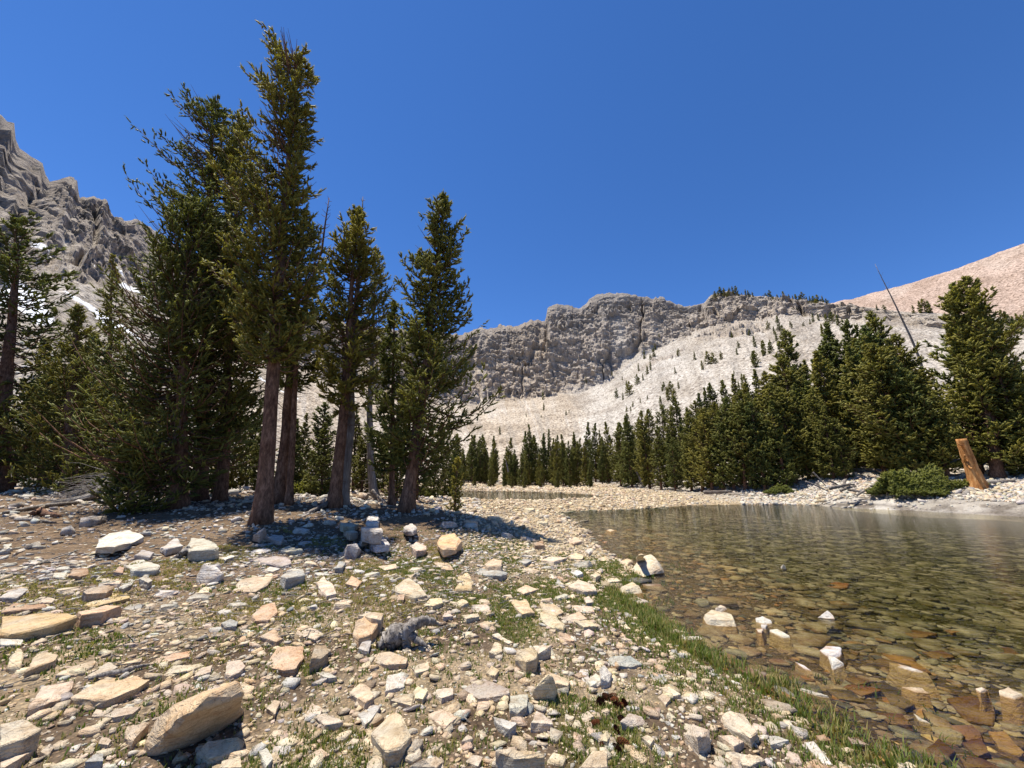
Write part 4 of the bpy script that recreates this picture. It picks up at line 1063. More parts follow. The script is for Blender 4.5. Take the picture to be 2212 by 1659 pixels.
exec_rocks = [
 ('A', [(850, 1545, 0), (930, 1545, 0), (1110, 1490, 0), (1300, 1405, 0), (1465, 1285, 0), (1400, 1210, 0), (1010, 1330, 0), (900, 1440, 0), (930, 1365, .10), (1010, 1285, .18), (1200, 1190, .25), (1420, 1152, .30), (1456, 1215, .25), (1245, 1220, .32), (1110, 1350, .26), (1085, 1425, .15), (880, 1500, .04)], .3, 'ochre', 'largest boulder near the camera, orange-tan with a flat sloping face'),
 ('A', [(0, 855), (0, 748), (70, 735), (420, 720), (470, 745), (330, 800), (60, 862)], .12, 'ochre', 'long rippled ochre slab cut by the left border'),
 ('A', [(465, 720), (640, 682), (730, 682), (735, 700), (620, 720), (490, 740)], .13, 'orange', 'orange-brown block with a shaded front, at the tip of the long ochre slab'),
 ('A', [(0, 722), (80, 670), (260, 665), (270, 695), (40, 725)], .06, 'rust', 'thin rust-coloured slab lying just behind the long ochre slab'),
 ('A', [(495, 600), (560, 575), (660, 560), (680, 580), (640, 605), (520, 615)], .12, 'brown', 'brown tilted block with a dark front edge, behind the orange-brown block'),
 ('A', [(500, 680), (650, 620), (760, 600), (790, 630), (690, 650), (560, 690)], .05, 'ochre'),
 ('A', [(565, 325), (580, 280), (720, 230), (800, 225), (875, 262), (862, 285), (720, 310), (690, 325), (575, 335)], .16, 'white', 'big white and pink flat-topped rock on the brown ground below the low spruce'),
 ('A', [(1120, 340), (1150, 285), (1230, 280), (1320, 330), (1300, 345), (1200, 360), (1125, 350)], .16, 'white'),
 ('A', [(1175, 520, 0), (1180, 548, 0), (1290, 548, 0), (1352, 520, 0), (1300, 480, 0), (1220, 432, .22), (1290, 442, .2), (1340, 490, .12), (1185, 505, .06)], .2, 'white', 'bright white pointed rock standing alone on the brown ground'),
 ('A', [(1680, 505), (1725, 480), (1820, 468), (1832, 498), (1720, 518)], .17, 'grey', 'grey-brown block with white top and black shaded front'),
 ('A', [(1390, 590), (1440, 530), (1520, 510), (1640, 515), (1600, 560), (1530, 600), (1420, 600)], .07, 'pink'),
 ('A', [(1540, 400), (1650, 385), (1720, 395), (1755, 425), (1700, 445), (1560, 425)], .09, 'purple', 'flat purplish slab below the big tree trunk'),
 ('A', [(1890, 540), (1945, 495), (2035, 600), (1955, 618)], .09, 'cream', 'oblong cream block pointing toward the driftwood stump'),
 ('A', [(1510, 740), (1560, 690), (1650, 665), (1670, 720), (1610, 775), (1530, 772)], .11, 'orange'),
 ('A', [(1330, 790), (1380, 765), (1430, 780), (1420, 805), (1350, 815)], .07, 'slate'),
 ('A', [(1590, 1045), (1660, 940), (1740, 920), (1820, 925), (1830, 985), (1780, 1058), (1700, 1068)], .07, 'orange', 'reddish orange slab left of the driftwood stump'),
 ('A', [(1865, 1000), (1890, 920), (1960, 920), (1975, 965), (1930, 1000)], .13, 'brown'),
 ('A', [(1560, 870), (1640, 820), (1700, 880), (1660, 898)], .05, 'orange'), ('A', [(1760, 850), (1830, 800), (1950, 850), (1890, 888)], .045, 'pink'),
 ('A', [(430, 1230), (600, 1130), (800, 1095), (910, 1120), (830, 1175), (640, 1250), (450, 1252)], .07, 'tan', 'long grained tan slab behind and left of the largest boulder'),
 ('A', [(165, 1308), (240, 1210), (240, 1160), (460, 1120), (440, 1180), (370, 1240)], .075, 'pink', 'long pinkish slab beside the grained tan slab'),
 ('A', [(335, 1100), (400, 1055), (570, 1015), (560, 1050), (460, 1100)], .055, 'pink'), ('A', [(520, 1110), (650, 1020), (710, 1050), (610, 1110)], .045, 'cream'),
 ('A', [(150, 1080), (200, 1000), (250, 965), (360, 970), (340, 1005), (270, 1015)], .09, 'tan'), ('A', [(0, 920), (0, 880), (145, 875), (130, 918)], .06, 'white'),
 ('A', [(40, 1058), (60, 1000), (100, 940), (140, 950), (120, 1055)], .08, 'cream'),
 ('A', [(0, 1395), (150, 1355), (250, 1425), (150, 1480), (0, 1530)], .13, 'pink', 'large pink and white slab cut by the left border, near the bottom corner'),
 ('A', [(0, 1655), (0, 1620), (150, 1530), (200, 1552), (110, 1605), (20, 1655)], .07, 'pink'), ('A', [(895, 1035), (960, 990), (1150, 950), (1135, 990), (1000, 1020)], .055, 'orange'),
 ('A', [(985, 1095), (1030, 1050), (1200, 1030), (1230, 1045), (1130, 1075)], .06, 'cream'), ('A', [(1350, 1090), (1360, 1020), (1440, 1005), (1480, 1040), (1440, 1080), (1380, 1108)], .07, 'pink'),
 ('A', [(1160, 1110), (1200, 1060), (1275, 1040), (1265, 1080), (1180, 1113)], .045, 'pink'), ('A', [(625, 1345), (700, 1300), (850, 1285), (800, 1330), (680, 1353)], .045, 'pink'),
 ('A', [(1175, 1570), (1250, 1500), (1430, 1465), (1470, 1500), (1440, 1545), (1330, 1585), (1250, 1598)], .11, 'cream', 'rounded cream slab in front of the largest boulder'),
 ('A', [(1320, 1657), (1330, 1620), (1445, 1580), (1450, 1657)], .08, 'pink'), ('A', [(1555, 1560), (1600, 1535), (1640, 1600), (1600, 1648), (1570, 1620)], .07, 'white'),
 ('A', [(1870, 1615), (1880, 1560), (1930, 1540), (1980, 1580), (1900, 1608)], .08, 'tan'), ('A', [(1880, 1345), (1960, 1330), (2060, 1380), (2050, 1415), (1950, 1398)], .08, 'cream'),
 ('A', [(1820, 1350), (1870, 1260), (1940, 1300), (1920, 1340)], .07, 'cream'), ('A', [(1600, 1300), (1640, 1250), (1680, 1260), (1650, 1333)], .05, 'tan'),
 ('A', [(750, 1480), (760, 1410), (860, 1385), (900, 1385), (840, 1450), (800, 1495)], .11, 'tan'), ('A', [(240, 1560), (300, 1510), (330, 1530), (290, 1588)], .06, 'cream'),
 ('A', [(585, 1510), (620, 1455), (670, 1490), (650, 1518)], .07, 'pink'), ('A', [(510, 1620), (560, 1580), (620, 1570), (620, 1615), (560, 1645)], .08, 'slate'),
 ('A', [(735, 705), (790, 675), (870, 672), (830, 710)], .035, 'slate'), ('A', [(0, 635), (80, 582), (180, 580), (100, 638)], .045, 'grey'), ('A', [(305, 490), (340, 455), (420, 450), (390, 518), (320, 508)], .06, 'white'),
 ('A', [(410, 500), (440, 465), (520, 460), (545, 490), (480, 508)], .10, 'rust'), ('A', [(0, 360), (20, 310), (85, 300), (60, 343)], .08, 'white'), ('A', [(830, 520), (880, 495), (920, 528), (890, 545)], .11, 'grey'),
 ('A', [(960, 330), (1060, 285), (1100, 318), (1000, 343)], .10, 'white'), ('A', [(810, 380), (850, 350), (930, 360), (900, 393)], .09, 'grey'), ('A', [(735, 440), (850, 395), (960, 440), (950, 468), (800, 472)], .10, 'white'),
 ('A', [(680, 480), (720, 445), (750, 460), (740, 488)], .07, 'rust'), ('A', [(1320, 400), (1390, 365), (1410, 385), (1350, 408)], .06, 'white'), ('A', [(1490, 360), (1590, 335), (1640, 350), (1560, 373)], .05, 'white'),
 ('A', [(1660, 350), (1740, 320), (1815, 350), (1740, 363)], .08, 'grey'), ('A', [(1510, 285, 0), (1560, 292, 0), (1620, 265, 0), (1590, 216, .22), (1560, 250, .14), (1515, 262, .10)], .2, 'pink'), ('A', [(1590, 280), (1640, 255), (1700, 270), (1690, 298)], .08, 'white'),
 ('A', [(80, 370), (120, 340), (180, 320), (150, 350)], .04, 'white'), ('A', [(170, 430), (230, 400), (255, 405), (215, 440)], .05, 'white'), ('A', [(580, 550), (640, 515), (740, 520), (720, 550)], .05, 'cream'), ('A', [(1575, 470), (1620, 450), (1680, 462), (1640, 480)], .04, 'white'),
 ('A', [(710, 575), (760, 530), (820, 515), (800, 550), (740, 580)], .05, 'white'), ('A', [(200, 665), (250, 630), (335, 640), (310, 665)], .05, 'cream'), ('A', [(1180, 610), (1220, 572), (1280, 575), (1250, 605)], .05, 'cream'),
 ('B', [(960, 185), (985, 148), (1045, 148), (1045, 178), (1000, 192)], .16, 'white', 'white block at the back of the rock pile below the grove'),
 ('B', [(935, 215), (1030, 198), (1072, 235), (950, 232)], .24, 'white', 'striped flat rock like a small table in the rock pile below the grove'),
 ('B', [(920, 290), (970, 237), (990, 275), (940, 300)], .14, 'grey'), ('B', [(975, 300), (1010, 257), (1080, 272), (1110, 312), (1030, 318)], .12, 'white', 'grey-veined white rock at the front of the rock pile'),
 ('B', [(820, 360, 0), (840, 388, 0), (900, 388, 0), (950, 350, 0), (920, 320, 0), (852, 312, .22), (915, 308, .2), (935, 340, .12), (830, 345, .08)], .2, 'grey', 'grey speckled boulder in front of the rock pile'),
 ('B', [(815, 190), (930, 190), (900, 208), (830, 205)], .12, 'green'), ('B', [(830, 230), (880, 215), (920, 240), (870, 253)], .12, 'pink'), ('B', [(1195, 210), (1240, 182), (1275, 212), (1260, 232), (1215, 228)], .16, 'white'),
 ('B', [(1390, 310), (1420, 252), (1500, 247), (1535, 290), (1515, 335), (1430, 340)], .18, 'orange', 'big orange-tan blocky rock beside the tip of the tree shadow'),
 ('B', [(1240, 330), (1270, 300), (1330, 330), (1330, 350), (1270, 352)], .12, 'pink'), ('B', [(1590, 482), (1650, 457), (1750, 460), (1815, 490), (1780, 505), (1640, 497)], .08, 'slate', 'dark slate slab lying on the tan stones, like a flat boat'),
 ('B', [(1140, 570), (1220, 517), (1290, 560), (1340, 615), (1260, 632), (1150, 598)], .11, 'cream', 'large cream slab with a pointed back, in front of the sandy path'),
 ('B', [(1340, 610), (1400, 600), (1450, 625), (1370, 633)], .035, 'slate'), ('B', [(1310, 680), (1350, 645), (1420, 640), (1430, 665), (1370, 685)], .07, 'yellow'), ('B', [(1370, 420), (1440, 410), (1500, 465), (1420, 468)], .05, 'tan'),
 ('B', [(1500, 590), (1520, 500), (1580, 482), (1620, 540), (1600, 588)], .05, 'tan'), ('B', [(1670, 430), (1730, 397), (1785, 412), (1780, 445), (1700, 448)], .13, 'tan'), ('B', [(840, 550), (880, 502), (945, 540), (920, 568)], .08, 'orange'),
 ('B', [(1040, 450), (1150, 430), (1150, 460), (1080, 470)], .07, 'yellow'), ('B', [(780, 460), (810, 412), (850, 420), (830, 452)], .08, 'slate'), ('B', [(890, 860), (910, 780), (960, 742), (1040, 790), (1000, 855), (930, 880)], .13, 'orange', 'rust-streaked orange rock right behind the driftwood stump'),
 ('B', [(920, 740), (1000, 722), (1075, 730), (1060, 770), (1000, 758)], .17, 'yellow'), ('B', [(1010, 1020), (1040, 967), (1110, 952), (1220, 1000), (1210, 1028), (1100, 1038)], .07, 'tan', 'flat tan rock touching the front of the driftwood stump'),
 ('B', [(1230, 1045), (1330, 1025), (1340, 1068), (1270, 1088)], .05, 'cream'), ('B', [(1080, 1195), (1095, 1097), (1220, 1097), (1200, 1168)], .08, 'white'), ('B', [(860, 1200), (930, 1152), (990, 1180), (1015, 1230), (960, 1268)], .07, 'yellow'),
 ('B', [(1110, 1250), (1170, 1217), (1250, 1240), (1240, 1285), (1150, 1288)], .07, 'tan'), ('B', [(1250, 1200), (1280, 1167), (1340, 1190), (1310, 1243), (1265, 1238)], .07, 'cream'), ('B', [(1360, 1210), (1400, 1182), (1490, 1180), (1490, 1218), (1420, 1238)], .06, 'cream'),
 ('B', [(920, 1340), (1010, 1272), (1060, 1282), (1000, 1368), (960, 1398)], .08, 'grey'), ('B', [(990, 1445), (1130, 1317), (1190, 1350), (1250, 1460), (1170, 1540), (1090, 1560)], .13, 'yellow', 'big squarish yellow-tan rock with a crack across, near the bottom edge'),
 ('B', [(1330, 1340), (1420, 1292), (1520, 1350), (1440, 1418)], .06, 'tan'), ('B', [(1230, 1650), (1300, 1602), (1390, 1592), (1425, 1620), (1390, 1657)], .08, 'tan'), ('B', [(1550, 1185), (1670, 1107), (1830, 1190), (1830, 1212), (1760, 1260), (1640, 1238)], .10, 'purple', 'purplish triangular slab with pale markings'),
 ('B', [(1830, 1300), (1830, 1222), (1940, 1212), (1935, 1285), (1880, 1335)], .10, 'grey', 'square grey block between the purplish slab and the pyramid rock'), ('B', [(1955, 1385), (1990, 1312), (2085, 1370), (2090, 1395)], .09, 'pink'),
 ('B', [(1950, 1230, 0), (2000, 1268, 0), (2090, 1278, 0), (2120, 1190, 0), (2060, 1130, 0), (2062, 1095, .2), (2088, 1108, .19), (1972, 1185, .1), (2100, 1170, .12)], .2, 'yellow', 'pyramid-shaped yellow rock with a dark grey side'),
 ('B', [(2060, 1077), (2190, 1140), (2180, 1163), (2100, 1150)], .1, 'tan'), ('B', [(1865, 1010), (1870, 952), (1960, 927), (2000, 960), (1990, 1000), (1930, 1020)], .15, 'tan', 'upright tan block paired with a cream slab, in the thin grass'), ('B', [(1970, 925), (2080, 920), (2070, 953), (2000, 975)], .13, 'cream'),
 ('B', [(1690, 1090), (1720, 1042), (1770, 1070), (1740, 1108)], .08, 'tan'), ('B', [(1705, 960), (1740, 902), (1780, 912), (1785, 960), (1740, 980)], .08, 'cream'), ('B', [(1720, 860), (1760, 852), (1850, 905), (1820, 913)], .06, 'cream'), ('B', [(1615, 805), (1680, 777), (1750, 785), (1720, 808)], .06, 'tan'),
 ('B', [(1540, 745), (1640, 727), (1650, 748), (1570, 763)], .06, 'cream'), ('B', [(1840, 660), (1930, 650), (1985, 725), (1900, 730), (1860, 700)], .10, 'tan'), ('B', [(2010, 720), (2090, 730), (2160, 800), (2150, 825), (2060, 808), (2010, 770)], .08, 'cream'),
 ('B', [(1740, 1550), (1800, 1542), (2040, 1560), (2040, 1590), (1960, 1600), (1860, 1600), (1760, 1575)], .16, 'yellow', 'yellow-tan block with an orange-brown front at the bottom edge'), ('B', [(1560, 1620), (1610, 1582), (1670, 1590), (1640, 1648)], .06, 'cream'), ('B', [(1730, 1350), (1800, 1370), (1870, 1390), (1830, 1425), (1760, 1400)], .08, 'white'),
 ('B', [(1540, 1500), (1580, 1452), (1610, 1480), (1590, 1513)], .06, 'pink'), ('B', [(640, 1150), (700, 1115), (740, 1120), (690, 1155)], .05, 'white'), ('B', [(660, 1085), (730, 1075), (800, 1110), (740, 1118)], .05, 'grey'),
 ('B', [(690, 560), (790, 610), (800, 640), (715, 645)], .04, 'pink'), ('B', [(1140, 650), (1165, 615), (1200, 620), (1195, 650)], .1, 'rust'), ('B', [(1430, 750), (1440, 715), (1490, 745), (1470, 760)], .07, 'pink'), ('B', [(920, 940), (950, 890), (1000, 895), (985, 960), (950, 975)], .08, 'grey'),
 ('C', [(1070, 485, 0), (1160, 518, 0), (1285, 492, 0), (1245, 440, 0), (1130, 425, 0), (1205, 372, .24), (1130, 400, .16), (1232, 412, .2), (1100, 440, .10), (1262, 465, .08)], .4, 'cream', 'big pointed cream boulder at the edge of the lake, striped with brown'),
 ('C', [(1105, 392, .30), (1140, 372, .40), (1168, 380, .40), (1150, 398, .3), (1120, 430, 0), (1170, 430, 0), (1130, 420, 0)], .3, 'cream'),
 ('C', [(700, 565), (760, 522), (860, 560), (880, 592), (800, 598)], .13, 'cream', 'broad cream slab with a dark shaded corner on the grassy shore'), ('C', [(1020, 570), (1090, 542), (1130, 565), (1110, 580), (1060, 585)], .12, 'cream'), ('C', [(580, 500), (630, 492), (690, 568), (640, 573)], .06, 'slate', 'tilted slate-grey slab beside the cream slab on the grassy shore'),
 ('C', [(715, 480), (760, 462), (795, 488), (760, 500)], .08, 'white'), ('C', [(380, 590), (450, 557), (525, 585), (440, 612)], .07, 'tan'), ('C', [(530, 670), (620, 667), (680, 720), (640, 742), (550, 710)], .07, 'tan'), ('C', [(720, 680), (850, 690), (865, 720), (800, 730), (730, 712)], .08, 'pink'),
 ('C', [(660, 760), (770, 717), (820, 762), (740, 785)], .08, 'tan'), ('C', [(740, 775), (830, 772), (890, 808), (800, 812)], .08, 'cream'), ('C', [(650, 895), (650, 842), (720, 862), (745, 895)], .09, 'orange'), ('C', [(930, 1010), (960, 987), (1080, 980), (1150, 1035), (1080, 1050), (980, 1043)], .07, 'slate', 'flat rounded slate-grey rock at the edge of the green grass'),
 ('C', [(1190, 1095), (1260, 1092), (1300, 1130), (1280, 1152), (1220, 1133)], .035, 'slate', 'thin blue-grey plate in the grass near the water'), ('C', [(890, 1060), (920, 1037), (970, 1090), (950, 1145), (900, 1120)], .12, 'white', 'white angular block in the cluster of pale rocks near the cones'), ('C', [(820, 1130), (870, 1087), (915, 1120), (900, 1160), (840, 1165)], .09, 'white'),
 ('C', [(735, 1095), (790, 1082), (825, 1105), (770, 1118)], .06, 'rust'), ('C', [(1520, 1050), (1560, 1042), (1610, 1105), (1560, 1078)], .04, 'white'), ('C', [(1650, 1090), (1720, 1097), (1780, 1150), (1700, 1158)], -.015, 'wetorange'), ('C', [(1620, 1340), (1680, 1312), (1760, 1330), (1840, 1445), (1800, 1475), (1640, 1400)], .10, 'cream', 'large cream slab at the water edge below the orange flat stones'),
 ('C', [(1400, 1455), (1450, 1392), (1550, 1430), (1555, 1475), (1480, 1470)], .14, 'pink', 'pinkish block with a black shadowed front, near the water edge'), ('C', [(1600, 1460), (1690, 1462), (1760, 1500), (1700, 1528)], .06, 'pink'), ('C', [(1610, 1560), (1700, 1557), (1850, 1580), (1885, 1608), (1800, 1645), (1680, 1618)], .07, 'cream'),
 ('C', [(1890, 1470), (1950, 1462), (2030, 1490), (1990, 1528), (1920, 1518)], .07, 'grey'), ('C', [(1020, 1380), (1070, 1327), (1150, 1350), (1170, 1395), (1080, 1412)], .09, 'purple'), ('C', [(890, 1490), (930, 1432), (970, 1450), (940, 1498)], .07, 'yellow'), ('C', [(1140, 1470), (1180, 1457), (1225, 1480), (1200, 1518)], .08, 'cream'),
 ('C', [(760, 1655), (850, 1562), (940, 1552), (940, 1655)], .12, 'yellow', 'yellow-tan rock at the bottom edge below the cones'), ('C', [(1240, 1230), (1270, 1207), (1320, 1240), (1290, 1278)], .06, 'pink'), ('C', [(1250, 1175), (1310, 1167), (1380, 1215), (1330, 1228)], .06, 'cream'),
 ('C', [(1520, 730), (1560, 707), (1690, 735), (1705, 765), (1640, 770), (1550, 760)], .11, 'cream', 'oblong cream rock standing dry in the shallows'), ('C', [(1590, 700), (1620, 672), (1655, 690), (1630, 712)], .12, 'cream'), ('C', [(1830, 760), (1870, 747), (1925, 775), (1880, 783)], .07, 'white'), ('C', [(1860, 795), (1900, 796), (1890, 812), (1868, 808)], .05, 'white'),
 ('C', [(1830, 820), (1880, 817), (1870, 835), (1840, 832)], .05, 'pink'), ('C', [(1910, 825), (1960, 822), (2040, 860), (1990, 858)], .06, 'white'), ('C', [(700, 300), (750, 272), (785, 295), (740, 308)], .14, 'tan'), ('C', [(680, 250), (720, 237), (780, 240), (770, 256)], .10, 'brown'), ('C', [(755, 225), (770, 215), (810, 220), (790, 228)], .06, 'tan'),
 ('C', [(925, 232), (960, 225), (1000, 230), (960, 236)], .04, 'tan'), ('C', [(1975, 452, 0), (2018, 470, 0), (1996, 437, .10), (2010, 450, .06), (1985, 465, 0)], .08, 'white'), ('C', [(1065, 645), (1120, 634), (1185, 655), (1130, 665)], .035, 'purple', 'flat purplish rock just out of the water near the pointed boulder'),
 ('C', [(500, 305), (550, 290), (565, 320), (505, 322)], .14, 'rust'), ('C', [(700, 385), (750, 364), (800, 380), (795, 400), (720, 402)], .12, 'tan'), ('C', [(885, 400), (930, 387), (950, 408), (900, 418)], .09, 'tan'), ('C', [(800, 640), (830, 627), (860, 663), (815, 668)], .08, 'cream'), ('C', [(1030, 820), (1050, 792), (1080, 823)], .07, 'cream'),
 ('C', [(1020, 425), (1055, 400), (1090, 412), (1060, 432)], .12, 'tan'), ('C', [(810, 355), (830, 340), (850, 358), (830, 372)], .10, 'white'), ('C', [(400, 415), (440, 402), (490, 412), (450, 432)], .06, 'slate'), ('C', [(920, 520), (1000, 515), (1020, 535), (950, 545)], .06, 'cream'), ('C', [(835, 500), (870, 478), (905, 495), (870, 515)], .1, 'cream'),
 ('C', [(540, 410), (600, 385), (700, 395), (620, 420)], .07, 'cream'), ('C', [(1310, 835), (1350, 822), (1410, 840), (1350, 848)], .03, 'pink'), ('C', [(1370, 860), (1400, 850), (1412, 880), (1380, 885)], .05, 'white'), ('C', [(1415, 868), (1500, 868), (1508, 885), (1420, 888)], .03, 'white'),
 ('D', [(885, 1500), (950, 1497), (1065, 1640), (1000, 1633)], .06, 'white', 'narrow whitish slab pointing at the bottom edge, beside the water'), ('D', [(980, 950), (1020, 927), (1110, 935), (1115, 962), (1050, 980)], .06, 'white'), ('D', [(1040, 990), (1080, 990), (1130, 1030), (1060, 1028)], .06, 'white'),
 ('D', [(870, 1175), (960, 1195), (1040, 1225), (960, 1218)], .035, 'grey', 'thin grey splinter of slate lying in the shallows'), ('D', [(650, 1180), (700, 1167), (780, 1200), (840, 1243), (740, 1213)], .012, 'wetorange', 'orange slab half out of the water with a dry white ridge'), ('D', [(1470, 1165), (1600, 1170), (1640, 1210), (1560, 1200)], .03, 'cream'),
 ('D', [(2050, 1185), (2110, 1167), (2212, 1215), (2150, 1228)], .06, 'pink'), ('D', [(970, 760, 0), (1080, 770, 0), (1035, 713, .08), (1070, 748, .03), (1000, 738, .03), (1020, 720, 0)], .06, 'white'), ('D', [(1390, 1012), (1480, 1037), (1640, 1085), (1600, 1088), (1450, 1050)], .008, 'white'), ('D', [(1920, 1180), (1960, 1172), (2000, 1190), (1950, 1198)], .03, 'cream'),
 ('D', [(1550, 1330), (1600, 1362), (1650, 1390), (1580, 1368)], .015, 'white'), ('D', [(840, 1015), (900, 1050), (940, 1070), (890, 1063)], .03, 'white'), ('D', [(1450, 1630), (1520, 1622), (1600, 1655), (1470, 1655)], .05, 'cream'),
 ('D', [(1310, 1140), (1370, 1130), (1560, 1275), (1500, 1298), (1410, 1270)], -.03, 'wetgrey', 'large dark grey slab under the clear water'), ('D', [(1750, 1240), (1900, 1212), (2040, 1290), (2030, 1400), (1860, 1370)], -.05, 'wet', 'widest brown slab under the clear water'),
 ('D', [(1020, 1180), (1180, 1190), (1260, 1265), (1100, 1240)], -.02, 'wetgrey'), ('D', [(1110, 1165), (1220, 1152), (1355, 1190), (1240, 1223)], -.02, 'wetorange'), ('D', [(2000, 1440), (2100, 1442), (2212, 1560), (2180, 1588), (2060, 1538)], -.04, 'tan'), ('D', [(1830, 1500), (1950, 1472), (2000, 1560), (1930, 1588)], -.05, 'wetred'),
 ('D', [(1320, 940), (1500, 950), (1560, 1010), (1400, 1000)], -.05, 'wet'), ('D', [(1410, 835), (1560, 830), (1690, 850), (1560, 885)], -.02, 'wet'), ('D', [(1730, 830), (1790, 825), (1830, 838), (1780, 850)], -.02, 'wetorange'), ('D', [(1130, 1120), (1200, 1112), (1290, 1140), (1210, 1160)], -.03, 'wet'),
 ('D', [(1010, 570), (1080, 540), (1160, 545), (1150, 575), (1060, 582)], -.015, 'wetorange'), ('D', [(1320, 1320), (1480, 1330), (1540, 1400), (1400, 1390)], -.05, 'wetred'), ('D', [(1580, 1580), (1700, 1480), (1800, 1560), (1700, 1640)], -.06, 'wet'), ('D', [(1820, 1580), (1960, 1600), (2080, 1655), (1860, 1655)], -.06, 'wetred'),
 ('D', [(1110, 1540), (1150, 1530), (1195, 1550), (1150, 1568)], -.015, 'tan'), ('D', [(960, 1460), (1020, 1455), (1055, 1490), (990, 1500)], -.015, 'wetorange'), ('D', [(1150, 1470), (1260, 1475), (1290, 1520), (1180, 1510)], -.05, 'wetred'), ('D', [(540, 1010), (620, 1005), (680, 1030), (600, 1045)], -.02, 'wetgrey'),
 ('D', [(600, 1300), (640, 1290), (655, 1330), (615, 1340)], -.01, 'wetorange'), ('D', [(725, 1310), (790, 1305), (815, 1330), (760, 1345)], -.015, 'tan'), ('D', [(1980, 940), (2120, 930), (2200, 985), (2080, 1010)], -.06, 'wet'), ('D', [(1600, 960), (1720, 950), (1800, 990), (1680, 1005)], -.06, 'wet'),
]
for i, e in enumerate(exec_rocks): poly_rock(*e)
N_TRACED = len(ROCKS)

# ------------------------------------------------------------------ further single rocks, up to about three hundred
rr_ = random.Random(21)
def loose_rock(x, y, w, col, flat, seed, cuts=1):
    j = random.Random(seed); z = tz(x, y); n = j.randint(5, 7); a0 = j.random() * 6.28; V = []
    asp = j.uniform(.55, .95); tl = j.gauss(0, .12)
    for k in range(n):
        a = a0 + (k + j.uniform(-.3, .3)) / n * 6.28; r = w * .5 * j.uniform(.75, 1.15)
        dx, dy = r * math.cos(a), r * asp * math.sin(a)
        V.append((x + dx * 1.03, y + dy * 1.03, z - .05 * w))
        q = j.uniform(.55, .98); V.append((x + dx * q, y + dy * q, z + flat * w * j.uniform(.3, 1.0) + dx * tl))
    sh = 'slab' if flat < .25 else ('block' if flat > .45 else 'rock')
    dl = float(shore(np.array([x]), np.array([y]))[0][0])
    return add_rock(V, col, seed, None, None, sh, 'in the shallows' if dl < -.02 else None, w, 1.0, cuts)
taken = [(p[0].location.x, p[0].location.y, p[5]) for p in ROCKS]
def free(x, y, w): return all((x - a) ** 2 + (y - b) ** 2 > (.55 * (w + c)) ** 2 for a, b, c in taken)
def scatter(n, box, wr, cols, fl, cond=None):
    k = 0; t = 0
    while k < n and t < n * 60:
        t += 1
        u, v = rr_.uniform(box[0], box[2]), rr_.uniform(box[1], box[3])
        p = on_ground(u, v)
        w = rr_.uniform(*wr) * np.clip(p[1] / 6, .6, 2.2)
        if not free(p[0], p[1], w): continue
        dl, dp = shore(np.array([p[0]]), np.array([p[1]]))
        if min(dl[0], dp[0]) < -.02: continue
        loose_rock(p[0], p[1], w, rr_.choice(cols), rr_.uniform(*fl) * .62, 1000 + len(ROCKS)); taken.append((p[0], p[1], w)); k += 1
scatter(16, (20, 1180, 760, 1330), (.22, .36), ['white', 'white', 'grey', 'cream', 'pink'], (.15, .4))
scatter(18, (640, 1130, 1050, 1260), (.2, .34), ['white', 'white', 'grey', 'cream', 'tan'], (.25, .55))
scatter(14, (950, 1160, 1260, 1330), (.2, .34), ['cream', 'tan', 'tan', 'cream', 'grey'], (.2, .5))
scatter(14, (150, 1330, 800, 1640), (.16, .24), ['tan', 'pink', 'cream', 'cream'], (.15, .4))
scatter(14, (820, 1340, 1500, 1640), (.15, .22), ['tan', 'cream', 'pink', 'grey', 'cream'], (.2, .5))
scatter(10, (980, 1085, 1220, 1140), (.2, .34), ['cream', 'tan', 'yellow', 'brown'], (.3, .55))
scatter(12, (1500, 1070, 2190, 1092), (.09, .16), ['white', 'white', 'cream', 'grey'], (.3, .55))
scatter(8, (690, 1045, 860, 1085), (.2, .34), ['white', 'pink', 'cream'], (.25, .5))

# words that single each rock out: its look, then its place beside a rock or tree that can be found
LAND = [(r[6].split(',')[0], r[1], r[2], r[0]) for r in ROCKS if r[6] and r[7] != 'under water']
SHORT = {}
def short(lbl):
    keys = [('largest boulder', 'largest boulder'), ('long rippled ochre', 'long ochre slab'), ('white and pink flat', 'white and pink flat-topped rock'), ('bright white pointed', 'bright white pointed rock'), ('grey-brown block', 'black-fronted grey block'),
            ('flat purplish slab below', 'purplish slab below the trunk'), ('reddish orange slab', 'reddish orange slab'), ('long grained tan', 'grained tan slab'), ('large pink and white', 'pink and white corner slab'), ('rounded cream slab', 'rounded cream slab'),
            ('striped flat rock', 'table-like striped rock'), ('big orange-tan blocky', 'blocky orange-tan rock'), ('dark slate slab', 'boat-like slate slab'), ('large cream slab with', 'pointed cream slab'), ('rust-streaked', 'rust-streaked orange rock'), ('big squarish', 'squarish cracked rock'),
            ('purplish triangular', 'purplish triangular slab'), ('pyramid-shaped', 'pyramid rock'), ('upright tan block', 'upright tan block'), ('yellow-tan block with', 'orange-fronted bottom block'), ('big pointed cream', 'pointed boulder at the lake edge'), ('broad cream slab', 'broad cream shore slab'),
            ('flat rounded slate', 'rounded slate rock'), ('white angular', 'white angular block'), ('large cream slab at', 'large cream water-edge slab'), ('pinkish block', 'black-fronted pinkish block'), ('oblong cream rock', 'oblong rock in the shallows'), ('narrow whitish', 'narrow whitish slab'), ('thin grey splinter', 'grey slate splinter'), ('oblong cream block', 'oblong cream block')]
    for k, v in keys:
        if lbl.startswith(k): return v
LM = [(short(r[6]), r[1], r[2]) for r in ROCKS if r[6] and short(r[6])]
